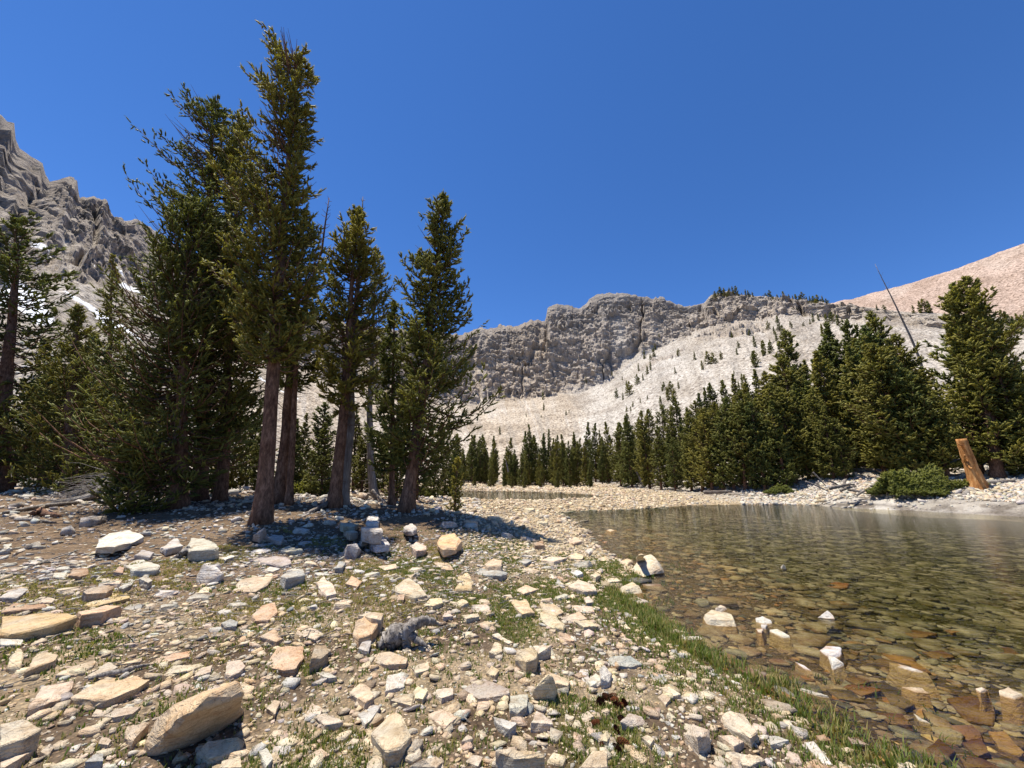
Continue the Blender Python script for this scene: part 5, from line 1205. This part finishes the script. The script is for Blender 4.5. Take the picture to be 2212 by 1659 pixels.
LM += [('driftwood stump', 880, 1388), ('pine cones', 1330, 1520), ('broken orange trunk', 2100, 1050), ('dark pool', 1140, 1070), ('trunk of the tallest spruce', 566, 1130), ('trunk of the pointed spruce', 877, 1106), ('driftwood heap', 1830, 1052)]
rel = {}
for r in ROCKS:
    if r[6]: continue
    best = min(LM, key=lambda m: ((r[1] - m[1]) ** 2 + 3 * (r[2] - m[2]) ** 2) if (m[1], m[2]) != (r[1], r[2]) else 1e9)
    dx, dy = r[1] - best[1], (r[2] - best[2]) * 1.7
    d = ('right of' if dx > 0 else 'left of') if abs(dx) > abs(dy) else ('in front of' if dy > 0 else 'behind')
    rel.setdefault((best[0], d), []).append((math.hypot(dx, dy), r))
for (nm, d), lst in rel.items():
    lst.sort(key=lambda q: q[0])
    for i, (_, r) in enumerate(lst):
        z = ' ' + r[7] if r[7] else ''
        pos = 'nearest' if i == 0 else ordw(i + 1) + ' nearest'
        r[0]['label'] = f'{r[3]} {r[4]}{z}, {pos} {d} the {nm}'

# ------------------------------------------------------------------ countless small stones
def templates(n, seed, flat, slabs=.5):
    out = []; j = random.Random(seed)
    for i_ in range(n):
        bm = bmesh.new()
        if i_ < n * slabs:
            m_ = j.randint(4, 7); a0 = j.random() * 6.28; tx, ty = j.gauss(0, .25), j.gauss(0, .25)
            for k_ in range(m_):
                a = a0 + (k_ + j.uniform(-.35, .35)) / m_ * 6.28; r = .5 * j.uniform(.7, 1.15); x, y = r * math.cos(a), r * math.sin(a)
                zt = flat * (.45 + tx * x + ty * y) * j.uniform(.75, 1.1)
                q_ = j.uniform(.8, 1.0)
                bm.verts.new((x * q_, y * q_, zt)); bm.verts.new((x, y, -flat * .45))
        for _k in range(0 if i_ < n * slabs else 11):
            a = j.random() * 6.28; e = j.uniform(-1.1, 1.1); r = .5 * j.uniform(.8, 1.08)
            bm.verts.new((r * math.cos(a) * math.cos(e), r * math.sin(a) * math.cos(e), flat * r * 2.0 * math.sin(e) * .8))
        r = bmesh.ops.convex_hull(bm, input=bm.verts)
        bmesh.ops.delete(bm, geom=list({g for g in r['geom_interior'] + r['geom_unused'] if isinstance(g, bmesh.types.BMVert)}), context='VERTS')
        bmesh.ops.triangulate(bm, faces=bm.faces)
        bm.verts.ensure_lookup_table(); bm.verts.index_update()
        out.append((np.array([v.co for v in bm.verts]), np.array([[v.index for v in f.verts] for f in bm.faces])))
        bm.free()
    return out

def stones(name, X, Y, S, COL, flat, label, sink=.15, tilt=.22, seed=1, zoff=None, cat='stones', slabs=.6):
    rng = np.random.default_rng(seed)
    n = len(X); Z = terrain(X, Y)
    if zoff is not None: Z = Z + zoff
    T = templates(44, seed, flat, slabs)
    which = rng.integers(0, len(T), n)
    Vs, Fs, Cs, o = [], [], [], 0
    for k, (tv, tf) in enumerate(T):
        idx = np.where(which == k)[0]
        if not len(idx): continue
        m = len(idx)
        a = rng.random(m) * 6.28; tx = rng.normal(size=m) * tilt; ty = rng.normal(size=m) * tilt
        sx = S[idx]; sy = S[idx] * rng.uniform(.55, 1.0, m); sz = S[idx] * rng.uniform(.6, 1.35, m)
        v = tv[None] * np.stack([sx, sy, sz], -1)[:, None]
        z = v[..., 2] + v[..., 0] * tx[:, None] + v[..., 1] * ty[:, None]
        x = v[..., 0] * np.cos(a)[:, None] - v[..., 1] * np.sin(a)[:, None]
        y = v[..., 0] * np.sin(a)[:, None] + v[..., 1] * np.cos(a)[:, None]
        lift = S[idx] * flat * (.5 - sink)
        W = np.stack([x + X[idx][:, None], y + Y[idx][:, None], z + (Z[idx] + lift)[:, None]], -1)
        Vs.append(W.reshape(-1, 3)); Fs.append((tf[None] + (o + np.arange(m) * len(tv))[:, None, None]).reshape(-1, 3))
        Cs.append(np.repeat(COL[idx], len(tv), 0)); o += m * len(tv)
    ob = mesh_np(name, np.concatenate(Vs), np.concatenate(Fs), M['rubble'], attrs={'col': np.concatenate(Cs)})
    tag(ob, label, cat, kind='stuff')
    return ob

rng = np.random.default_rng(77)
def pick(names, w, n):
    pal = np.array([COLS[k] for k in names])
    c = pal[rng.choice(len(names), n, p=np.array(w) / sum(w))]
    return np.clip(c * rng.uniform(.78, 1.15, (n, 1)) * rng.uniform(.95, 1.05, (n, 3)), 0, .8)
def sector(n, r0, r1, a0=-1.0, a1=1.0, p=2.0):
    r = (r0 ** p + (r1 ** p - r0 ** p) * rng.random(n)) ** (1 / p); a = rng.uniform(a0, a1, n)
    return np.sin(a) * r, np.cos(a) * r, r
# gravel of the near shore
def near_stones():
    Xs, Ys, Ss, Cs = [], [], [], []
    for n, r0, r1, lo, hi, p in ((46000, 1.2, 9, .012, .05, 1.55), (11000, 1.2, 10, .045, .15, 1.7), (19000, 7, 20, .04, .15, 1.7)):
        X, Y, R = sector(n, r0, r1, -1.02, 1.02, p)
        S = lo * (hi / lo) ** (rng.random(n) ** 1.6)
        dl, dp = shore(X, Y); d = np.minimum(dl, dp)
        dens = .68 + .55 * n2(X, Y, .8, 61, 3) + .15
        litter = sstep(6.0, 8.0, Y - .25 * X) * sstep(.0, -2.5, X)
        dens = dens * (1 - .72 * litter * (1 - sstep(.5, .1, np.abs(n2(X, Y, .5, 63, 2)))))
        ok = (d > -.05) & (rng.random(n) < np.clip(dens + .35 * sstep(0, 2, X) * sstep(5, 8, Y), .1, 1))
        X, Y, S, litter = X[ok], Y[ok], S[ok], litter[ok]; m = len(X)
        c1 = pick(['tan', 'cream', 'pink', 'white', 'grey', 'yellow', 'brown', 'slate'], [26, 38, 9, 9, 6, 12, 4, 1.5], m)
        c2 = pick(['white', 'grey', 'cream', 'pink', 'purple'], [46, 22, 18, 8, 5], m)
        w = (rng.random(m) < np.clip(litter + sstep(4.5, 7, Y) * sstep(.5, -1.5, X), 0, 1))[:, None]
        Xs.append(X); Ys.append(Y); Ss.append(S); Cs.append(np.where(w, c2, c1))
    stones('gravel', np.concatenate(Xs), np.concatenate(Ys), np.concatenate(Ss), np.concatenate(Cs), .27, 'small tan, cream and grey stones strewn over the near shore', sink=.26, tilt=.16, slabs=.8, seed=3, cat='gravel')
near_stones()
def bar_stones():
    n = 52000
    X, Y, R = sector(n, 9, 75, -.42, 1.02, 1.15)
    dl, dp = shore(X, Y); d = np.minimum(dl, dp)
    S = np.clip(.10 * np.exp(rng.normal(size=n) * .45) * (.5 + R / 34), .05, .55) * (1 - .45 * sstep(12, 17, X))
    hill = (profile(np.arctan2(X, Y), R) > ground_z(X, Y, False) + .05) & ((R > 42) | (X < 8))
    ok = (d > -.12) & ~hill & ((X > -3 - .0 * Y) | (Y > 17)) & (X > -1.5 - .25 * np.maximum(Y - 10, 0))
    X, Y, S, R, d = X[ok], Y[ok], S[ok], R[ok], d[ok]; m = len(X)
    c1 = pick(['cream', 'yellow', 'tan', 'white', 'pink', 'brown', 'grey'], [40, 34, 20, 5, 4, 4, 1], m)
    c2 = pick(['white', 'cream', 'grey'], [60, 25, 15], m)
    w = (rng.random(m) < sstep(13, 19, X) * sstep(.8, 2.0, d))[:, None]
    stones('rubble', X, Y, S, np.where(w, c2, c1), .40, 'pale yellowish stones covering the gravel bar and the far banks', seed=5, slabs=.85, cat='rubble')
bar_stones()
def talus_blocks():
    n = 34000
    X, Y, R = sector(n, 31, 95, -1.0, 1.02, 1.3)
    A = np.arctan2(X, Y)
    ok = (profile(A, R) > ground_z(X, Y, False) + .05)
    X, Y, R = X[ok], Y[ok], R[ok]; m = len(X)
    S = np.clip(.24 * np.exp(rng.normal(size=m) * .5) * (R / 60), .10, 1.2)
    stones('talus_boulders', X, Y, S, pick(['white', 'cream', 'grey', 'pink'], [58, 22, 16, 4], m), .55, 'white broken blocks on the lower talus between the trees', seed=8, slabs=.85, cat='boulders')
talus_blocks()
def bank_stones():
    n = 22000
    X, Y, R = sector(n, 27.5, 42, .52, 1.06, 1.0)
    dl, dp = shore(X, Y); ok = dl > -.1
    X, Y, R = X[ok], Y[ok], R[ok]; m = len(X)
    S = np.clip(.13 * np.exp(rng.normal(size=m) * .5), .05, .42)
    stones('bank_stones', X, Y, S, pick(['white', 'cream', 'grey', 'tan', 'slate'], [46, 26, 16, 8, 4], m), .42, 'broken white and grey stones on the right bank below the trees', seed=15, slabs=.9, tilt=.3, cat='stones')
bank_stones()
def litter_stones():
    n = 9000
    X, Y, R = sector(n, 11, 40, -1.05, -.08, 1.3)
    S = np.clip(.10 * np.exp(rng.normal(size=n) * .5) * (.5 + R / 22), .04, .6)
    ok = (profile(np.arctan2(X, Y), R) < ground_z(X, Y, False) + .05) & (rng.random(n) < .55 + .6 * n2(X, Y, .3, 71, 2))
    X, Y, S = X[ok], Y[ok], S[ok]; m = len(X)
    stones('stone_litter', X, Y, S, pick(['white', 'grey', 'cream', 'pink'], [50, 22, 20, 8], m), .4, 'white and grey stones among the trees of the grove', seed=9, cat='stones')
litter_stones()
def bed_stones():
    n = 36000
    X, Y, R = sector(n, 2.0, 26, -.1, 1.25, 1.25)
    dl, dp = shore(X, Y)
    ok = dl < .02; X, Y, R, dl = X[ok], Y[ok], R[ok], dl[ok]; m = len(X)
    S = np.clip(.068 * np.exp(rng.normal(size=m) * .66) * (.8 + np.clip(-dl, 0, 3) * .22 + .5 * sstep(6, 3, R) * sstep(-.5, -2, dl) + 1.0 * sstep(9, 22, R)), .025, .55)
    c = pick(['wet', 'wetorange', 'wetred', 'wetgrey', 'brown', 'ochre'], [46, 9, 14, 20, 9, 2], m)
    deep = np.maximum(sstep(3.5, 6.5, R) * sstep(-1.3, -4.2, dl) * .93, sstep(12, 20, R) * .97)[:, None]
    c = c * (1 - deep) + np.array([.06, .06, .024]) * rng.uniform(.6, 1.5, (m, 1)) * deep  # offshore stones take the bed's algae green, painting in the water's depth tint
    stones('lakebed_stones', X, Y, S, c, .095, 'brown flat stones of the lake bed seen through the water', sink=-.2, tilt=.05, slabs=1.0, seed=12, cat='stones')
bed_stones()

# ------------------------------------------------------------------ grass
def grass():
    P, D, L, T, Wd = [], [], [], [], []
    n = 110000
    X, Y, R = sector(n, 1.3, 11, -1.0, .95, 1.5)
    dl, dp = shore(X, Y)
    patch = n2(X, Y, 1.6, 77, 3)
    shoreband = sstep(-.55, -.05, dl) * sstep(.75, .15, dl) * sstep(9, 6.5, R) * (.45 + .9 * sstep(-.15, .2, n2(X, Y, 1.1, 79, 2)))
    land = sstep(.0, .3, dl) * (sstep(.02, .32, patch) * .8 + .12) * sstep(-4.5, -.5, X + .3 * (8 - Y)) * sstep(11, 8, R)
    dry = sstep(.3, .8, dl) * sstep(.05, .4, n2(X, Y, .8, 83, 3)) * sstep(-.5, -2, X) * .55
    inwater = (dl < -.05) & (dl > -1.3) & (rng.random(n) < .05 * sstep(.15, .4, n2(X, Y, 1.4, 85, 2)))
    w = np.clip(shoreband + land + dry, 0, 1)
    keep = (rng.random(n) < w) | inwater
    isdry = (dry > land + shoreband)[keep] | (rng.random(keep.sum()) < .30)
    X, Y, dl, R = X[keep], Y[keep], dl[keep], R[keep]
    m = len(X); b = 5
    bx = X[:, None] + rng.normal(size=(m, b)) * .016; by = Y[:, None] + rng.normal(size=(m, b)) * .016
    Z = ground_z(bx.ravel(), by.ravel()).reshape(m, b) - .004
    h = rng.uniform(.014, .042, (m, b)) * (1 + .35 * (np.abs(dl) < .45)[:, None] + 1.2 * (dl < -.05)[:, None])
    an = rng.random((m, b)) * 6.28; le = rng.uniform(.15, .8, (m, b))
    dx, dy = np.cos(an) * le * h, np.sin(an) * le * h
    wd = .0016 + .0012 * rng.random((m, b)) + .0007 * R[:, None]
    px, py = -np.sin(an) * wd, np.cos(an) * wd
    v0 = np.stack([bx - px, by - py, Z], -1); v1 = np.stack([bx + px, by + py, Z], -1)
    mid = np.stack([bx + dx * .4, by + dy * .4, Z + h * .62], -1)
    pw_ = np.stack([px, py, 0 * px], -1) * .7
    tip = np.stack([bx + dx, by + dy, Z + h], -1)
    V = np.stack([v0, v1, mid + pw_, mid - pw_, tip], 2).reshape(-1, 3)
    k = np.arange(m * b)[:, None] * 5
    tone = np.clip(np.where(isdry[:, None], .9, .12) + rng.normal(size=(m, b)) * .15, 0, 1)
    o = mesh_np('grass', V, [k + np.array([[0, 1, 2, 3]]), k + np.array([[3, 2, 4]])], M['grass'], attrs={'tone': np.repeat(tone.ravel(), 5)})
    tag(o, 'short green and dry grass between the stones and along the water edge', 'grass', kind='stuff')
grass()
def litter_twigs():
    n = 2600
    X, Y, R = sector(n, 4.5, 18, -1.02, .0, 1.4)
    Z = terrain(X, Y); a = rng.random(n) * 6.28; L = rng.uniform(.06, .28, n)
    t = np.linspace(-.5, .5, 3)
    P = np.stack([X[:, None] + np.cos(a)[:, None] * L[:, None] * t, Y[:, None] + np.sin(a)[:, None] * L[:, None] * t, Z[:, None] + .012 + rng.random((n, 3)) * .02], -1)
    V, Fs = tubes(P, np.full((n, 3), .0045) * rng.uniform(.5, 1.5, (n, 1)), 3, False)
    tag(mesh_np('twig_litter', V, Fs, M['driftwood']), 'thin dead twigs scattered on the brown ground by the grove', 'twigs', kind='stuff')
litter_twigs()

# ------------------------------------------------------------------ driftwood, logs, cones
def log(name, pts, rad, label, mat='driftwood', cat='driftwood', group=None, sides=9, seed=0, rough=.14, parent=None, tap=.6, kink=.02):
    P = np.array(pts, float); t = np.concatenate([[0], np.cumsum(np.linalg.norm(np.diff(P, axis=0), axis=1))]); t /= t[-1]
    n = 22; tt = np.linspace(0, 1, n); r_ = np.random.default_rng(seed)
    Q = np.stack([np.interp(tt, t, P[:, i]) for i in range(3)], -1)
    for _ in range(2): Q[1:-1] = (Q[:-2] + 2 * Q[1:-1] + Q[2:]) / 4
    Q[1:-1] += r_.normal(size=(n - 2, 3)) * max(rad_list(rad, tap)) * kink * 4
    R = np.interp(tt, np.linspace(0, 1, len(rad_list(rad, tap))), rad_list(rad, tap))
    lob = 1 + rough * r_.normal(size=(n, sides)) * .5 + rough * np.sin(np.arange(sides) * 2.1 + seed)[None] * .8
    V, Fs = tubes(Q[None], R[None], sides, True, lob[None])
    c = Q[0].copy() if parent is None else np.zeros(3)
    o = mesh_np(name, V - c, Fs, M[mat], parent, smooth=True)
    if parent is None:
        o.location = c
        tag(o, label, cat, group)
    return o
def rad_list(r, tap): return r if isinstance(r, (list, tuple)) else [r, r * (1 + tap) / 2, r * tap]
def G(u, v, h=.03): 
    p = on_ground(u, v); p[2] = p[2] + h; return p
GD = 'weathered driftwood on the shores'

# grey stump with a raised horn, right of centre of the near shore
b = on_ground(872, 1400)
st = empty('driftwood_stump', b); tag(st, 'twisted grey driftwood stump with a raised horn, on the near shore', 'driftwood', GD)
def S(u, v, h=0.0, back=0.0):
    q = at_y(u, v, b[1] + back) - b
    return q
log('body', [S(822, 1396), S(838, 1384), S(856, 1374), S(876, 1366, 0, .05)], [.045, .085, .095, .07], '', parent=st, seed=3, rough=.16, sides=11)
log('horn', [S(870, 1374), S(884, 1354), S(898, 1344, 0, .05), S(918, 1339, 0, .1), S(940, 1343, 0, .12), S(948, 1350, 0, .12)], [.075, .055, .05, .046, .035, .006], '', parent=st, seed=4, rough=.14, sides=9)
log('leg', [S(874, 1376), S(878, 1396), S(884, 1418, 0, -.15)], [.055, .035, .008], '', parent=st, seed=5, rough=.16)
log('leg', [S(884, 1370), S(900, 1382, 0, -.02), S(926, 1398, 0, -.05)], [.04, .028, .006], '', parent=st, seed=6, rough=.16)
log('leg', [S(866, 1372), S(864, 1388, 0, .1), S(858, 1398, 0, .12)], [.05, .04, .02], '', parent=st, seed=7, rough=.16)

# root knot and sticks on the brown ground
b = on_ground(420, 1208)
rk = empty('driftwood_root', b); tag(rk, 'small gnarled root with white knob and dark prongs on the brown ground', 'driftwood', GD)
log('knob', [S(385, 1202), S(398, 1192), S(410, 1188), S(404, 1180)], [.02, .06, .05, .015], '', parent=rk, seed=8, rough=.4)
for i, (u1, v1) in enumerate(((446, 1208), (436, 1200), (366, 1212), (452, 1196), (378, 1216))):
    log('prong', [S(402, 1192), S((402 + u1) / 2, (1192 + v1) / 2 - 2), S(u1, v1)], [.035, .025, .006], '', parent=rk, seed=20 + i, rough=.16)

# fallen grey tree with its fan of dead branches, left of the grove
b = on_ground(205, 1084)
ft = empty('fallen_tree', b); tag(ft, 'fallen dead tree with a fan of grey bare branches, left of the grove', 'fallen tree', 'dead trees')
log('trunk', [S(262, 1010, 0, 1.0), S(235, 1040, 0, .4), S(205, 1072), S(160, 1080), S(110, 1086, 0, -.2)], [.15, .14, .12, .09, .03], '', 'driftwood', parent=ft, seed=31, rough=.2)
rg = np.random.default_rng(32); k = 150
t6 = np.linspace(0, 1, 6); BPs = []
for i in range(k):
    s0 = rg.random(); st0 = S(205 + 52 * s0, 1070 - 56 * s0, 0, .9 * s0) + rg.normal(size=3) * .04
    L = rg.uniform(.5, 1.7); ang = rg.normal(math.radians(200), .45)
    d = np.array([math.cos(ang) * .9, rg.normal() * .3, math.sin(ang) * .8 - .1])
    c = st0[None] + d[None] * (L * t6)[:, None]; c[:, 2] += -.35 * L * t6 ** 2 * .5 + rg.normal(size=6) * .02; c[:, 0] -= .25 * L * t6 ** 2
    c[:, 2] = np.maximum(c[:, 2], .02 + .05 * rg.random()); BPs.append(c)
V, Fs = tubes(np.array(BPs), (.014 * (1 - t6) + .004)[None] * np.ones((k, 1)), 3, False)
mesh_np('branches', V, Fs, M['driftwood'], ft)
log('fallen_log', [G(8, 1112, .05), G(60, 1103, .06), G(120, 1095, .07), G(166, 1090, .06)], [.04, .06, .075, .06], 'long thin fallen log below the fallen grey tree, its underside in shadow', cat='log', group=GD, seed=41)
log('fallen_log', [G(30, 1126, .03), G(70, 1126, .04), G(120, 1131, .02)], [.02, .032, .02], 'pale thin stick lying on brown ground in front of the long fallen log', cat='log', group=GD, seed=42)
log('bark_slab', [G(66, 1118, .1), G(84, 1114, .12), G(100, 1117, .08), G(128, 1119, .05)], [.05, .09, .06, .03], 'dark brown chunk of bark between the fallen log and the pale stick', 'bark', cat='log', group=GD, seed=43, rough=.35)
log('curved_stick', [G(190, 1474, .02), G(230, 1466, .03), G(268, 1460, .03), G(300, 1448, .03), G(322, 1442, .02)], [.012, .017, .016, .012, .006], 'slender curved grey stick behind the grained tan slab', cat='stick', group=GD, seed=44)
log('stick', [G(60, 1228, .02), G(110, 1212, .03), G(172, 1190, .02)], [.008, .012, .006], 'straight pale stick on bare ground near the left border', cat='stick', group=GD, seed=45)
log('stick', [G(2, 1240, .02), G(40, 1246, .03), G(56, 1240, .02)], [.012, .016, .008], 'short curled whitish stick at the left border', cat='stick', group=GD, seed=46)
log('stick', [G(983, 1545, .012), G(1000, 1556, .02), G(1016, 1566, .012)], [.004, .005, .003], 'tiny straight twig on the soil in front of the purplish triangular slab', cat='stick', group=GD, seed=47)
log('root', [G(660, 1112, .03), G(690, 1102, .07), G(712, 1094, .12)], [.03, .06, .09], 'grey root reaching from the bare dark trunk over pale stones', 'grey_bark', cat='root', group=GD, seed=48)
b = on_ground(812, 1086)
for i, (pts, rd) in enumerate((([(806, 1060), (822, 1076), (838, 1094)], [.09, .06, .02]), ([(808, 1062), (815, 1082), (818, 1100)], [.08, .06, .025]), ([(800, 1066), (790, 1082), (776, 1092)], [.07, .05, .02]))):
    log('root', [S(*p) + b + np.array([0, -.15, 0]) for p in pts], rd, ['silvery root running toward the lake from the grey-barked spruce', 'silvery root dropping straight from the grey-barked spruce', 'silvery root turning back from the grey-barked spruce'][i], 'grey_bark', cat='root', group=GD, seed=50 + i, rough=.25)

# broken orange trunk on the right shore
b = on_ground(2110, 1056)
bt = empty('broken_trunk', b); tag(bt, 'broken leaning trunk of bare orange wood on the right shore', 'dead tree', 'dead trees')
log('trunk', [S(2117, 1062), S(2108, 1035), S(2095, 1000), S(2083, 968), S(2076, 948)], [.46, .33, .27, .25, .23], '', 'orange_wood', parent=bt, seed=61, sides=16, rough=.08, kink=.0)
log('bark_strip', [S(2124, 1064), S(2114, 1036, 0, -.05), S(2100, 1000, 0, -.05)], [.33, .2, .06], '', 'driftwood', parent=bt, seed=62, sides=10, rough=.1, kink=.0)
for i, (u, v) in enumerate(((2070, 962), (2106, 1012), (2084, 985))):
    log('branch_stub', [S(2085, 975 + 12 * i), S((u + 2085) / 2, v, 0, -.3), S(u, v - 2, 0, -.5)], [.06, .05, .03], '', 'orange_wood', parent=bt, seed=63 + i, rough=.2)
log('root', [S(2104, 1058), S(2086, 1066, 0, -.4), S(2074, 1072, 0, -.8)], [.2, .12, .03], '', 'driftwood', parent=bt, seed=67, rough=.2)
log('root', [S(2128, 1060), S(2150, 1062, 0, -.2), S(2175, 1060, 0, -.2)], [.2, .1, .03], '', 'driftwood', parent=bt, seed=68, rough=.2)
# driftwood heap on the right bank
heap = [((1792, 1055), (1846, 1046), .10, 'long grey log lying across the driftwood heap'), ((1815, 1060), (1850, 1050), .09, 'short grey log in the middle of the driftwood heap'), ((1832, 1058), (1868, 1066), .08, 'grey log pointing down to the water from the heap'),
        ((1756, 1020), (1784, 1050), .05, 'thin white branch sticking up behind the heap'), ((1765, 1042), (1772, 1058), .06, 'forked white branch at the left end of the heap'), ((1826, 1036), (1822, 1054), .08, 'upright broken stub in the driftwood heap'),
        ((1790, 1038), (1814, 1050), .06, 'pale log slanting on the back of the heap'), ((1850, 1070), (1880, 1056), .06, 'thin grey log at the right end of the heap'), ((1740, 1040), (1790, 1062), .05, 'bleached branch in front of the left end of the heap'), ((1880, 1050), (1915, 1048), .07, 'low grey log between the heap and the spruce mat')]
for i, (p0, p1, r, lb) in enumerate(heap):
    y = 25.0 + rr_.uniform(-.5, .6)
    q0, q1 = at_y(*p0, y), at_y(*p1, y - .3)
    g0 = tz(q0[0], q0[1]); q0[2] = max(q0[2], g0 + .05); q1[2] = max(q1[2], tz(q1[0], q1[1]) + .05)
    log('driftwood_log', [q0, (q0 + q1) / 2 + np.array([0, 0, .04]), q1], [r, r * .9, r * .4], lb, cat='log', group=GD, seed=80 + i, rough=.2)
for i, (p0, p1, lb) in enumerate((((1400, 1058), (1500, 1052), 'long fallen log at the foot of the far right-hand trees'), ((1405, 1020), (1452, 1000), 'fallen pole on the white talus between far trees'), ((1392, 1052), (1372, 1014), 'bare leaning pole among the far right-hand trees'),
                                   ((1520, 1060), (1580, 1056), 'fallen log at the waterline trees of the right bank'), ((1098, 1020), (1092, 992), 'white dead pole leaning in the far treeline'), ((2140, 1066), (2212, 1060), 'fallen grey log right of the broken orange trunk'))):
    yy = (54, 55, 54, 38, 64, 23)[i]
    q0, q1 = at_y(*p0, yy * math.cos(au(p0[0])) if i < 5 else yy), at_y(*p1, yy * math.cos(au(p1[0])) if i < 5 else yy)
    if i in (0, 3, 5):
        for q in (q0, q1): q[2] = tz(q[0], q[1]) + .12
    log('fallen_log', [q0, (q0 + q1) / 2, q1], [.16, .13, .07] if i != 4 else [.12, .1, .05], lb, cat='log', group=GD, seed=95 + i)

# pine cones
def cone_mesh():
    Vs, Fs, o = [], [], 0
    for k in range(64):
        f = k / 63; a = k * 2.399; r = .5 * math.sin(PI * (.12 + .80 * f)) ** .8
        z = -.95 + 1.9 * f
        d = np.array([math.cos(a), math.sin(a), 0]); s = np.array([-math.sin(a), math.cos(a), 0])
        base = d * r * .35 + np.array([0, 0, z]); tip = d * (r + .16) + np.array([0, 0, z + .10]); w = .15
        q = [base - s * w * .6, base + s * w * .6, tip + s * w, tip + d * .05 - np.array([0, 0, .07]), tip - s * w]
        q += [p + np.array([0, 0, -.05]) for p in q]
        Vs += q; Fs += [[o, o + 1, o + 2, o + 3, o + 4], [o + 9, o + 8, o + 7, o + 6, o + 5]]; o += 10
    return mesh_np('pine_cone', np.array(Vs), np.array(Fs), M['cone'], obj=False)
cm = cone_mesh()
cones = [(930, 1245), (952, 1252), (976, 1243), (987, 1268), (1002, 1302), (1022, 1298), (1046, 1290), (893, 1282), (911, 1286), (1026, 1386), (870, 1406), (915, 1530), (1000, 1562), (1036, 1526), (996, 1450), (990, 1062)]
cl_ = ['dark cone at the back left of the cone cluster', 'dark cone just right of the back left cone of the cluster', 'dark cone at the back of the cone cluster', 'round orange-brown cone in the middle of the cluster', 'bright orange-brown cone beside the twig', 'orange cone next to the bright one beside the twig', 'orange cone at the right end of the cluster',
       'dark cone left of the cluster, one of a pair', 'right cone of the dark pair left of the cluster', 'single orange cone at the end of a pale twig', 'single dark brown cone on bare soil left of the pale twig', 'orange cone at the back of the white-yellow stone', 'dark cone among stones near the bottom edge', 'dark red cone beside the thin grey plate near the bottom', 'dark cone above the thin grey plate', 'single brown cone by the rounded slate rock']
for i, ((zx, zy), lb) in enumerate(zip(cones, cl_)):
    p = on_ground(973.3 + .36 * zx, 1061.8 + .36 * zy)
    o = link('pine_cone', cm, None, (p[0], p[1], p[2] + .018)); s = rr_.uniform(.026, .034)
    o.scale = (s, s, s * 1.15); o.rotation_euler = (rr_.uniform(1.2, 1.9), rr_.uniform(-.3, .3), rr_.uniform(0, 6.28))
    tag(o, lb, 'pine cone', 'fallen pine cones')
# ------------------------------------------------------------------ camera, sun and sky
cam = bpy.data.cameras.new('camera'); cam.sensor_fit = 'HORIZONTAL'; cam.sensor_width = 36; cam.lens = F / 2212 * 36
cam.clip_start = .05; cam.clip_end = 6000
co = bpy.data.objects.new('camera', cam); C.objects.link(co); co.location = (0, 0, HC); co.rotation_euler = (PI / 2 + PITCH, 0, 0)
sc.camera = co
EL = math.radians(73); AZ = math.radians(-70)
sd_ = Vector((math.sin(AZ) * math.cos(EL), math.cos(AZ) * math.cos(EL), math.sin(EL)))
sun = bpy.data.lights.new('sun', 'SUN'); sun.energy = 4.2; sun.angle = math.radians(.53); sun.color = (1, .94, .83)
so = bpy.data.objects.new('sun', sun); C.objects.link(so); so.rotation_euler = sd_.to_track_quat('Z', 'Y').to_euler(); so.location = (0, 0, 50)
w = bpy.data.worlds.new('World'); sc.world = w; w.use_nodes = True
nt = w.node_tree; nt.nodes.clear(); g = N(nt)
sky = g.add('ShaderNodeTexSky'); sky.sky_type = 'NISHITA'; sky.sun_disc = False; sky.sun_elevation = EL; sky.sun_rotation = AZ
sky.altitude = 3100; sky.air_density = 1.0; sky.dust_density = .15; sky.ozone_density = 2.2
hs = g.add('ShaderNodeHueSaturation'); hs.inputs['Saturation'].default_value = 1.22; g.l(sky.outputs[0], hs.inputs['Color'])
bg = g.add('ShaderNodeBackground'); bg.inputs[1].default_value = .085; g.l(g.mix(hs.outputs[0], (.93, .97, 1.15), 1.0, 'MULTIPLY'), bg.inputs[0])
wo = g.add('ShaderNodeOutputWorld'); g.l(bg.outputs[0], wo.inputs[0])
sc.view_settings.view_transform = 'Standard'; sc.view_settings.look = 'None'; sc.view_settings.exposure = 1.0; sc.view_settings.gamma = 1.0
sc.render.engine = 'CYCLES'
sc.cycles.use_denoising = True
sc.cycles.max_bounces = 8; sc.cycles.transparent_max_bounces = 12; sc.cycles.diffuse_bounces = 3; sc.cycles.glossy_bounces = 3
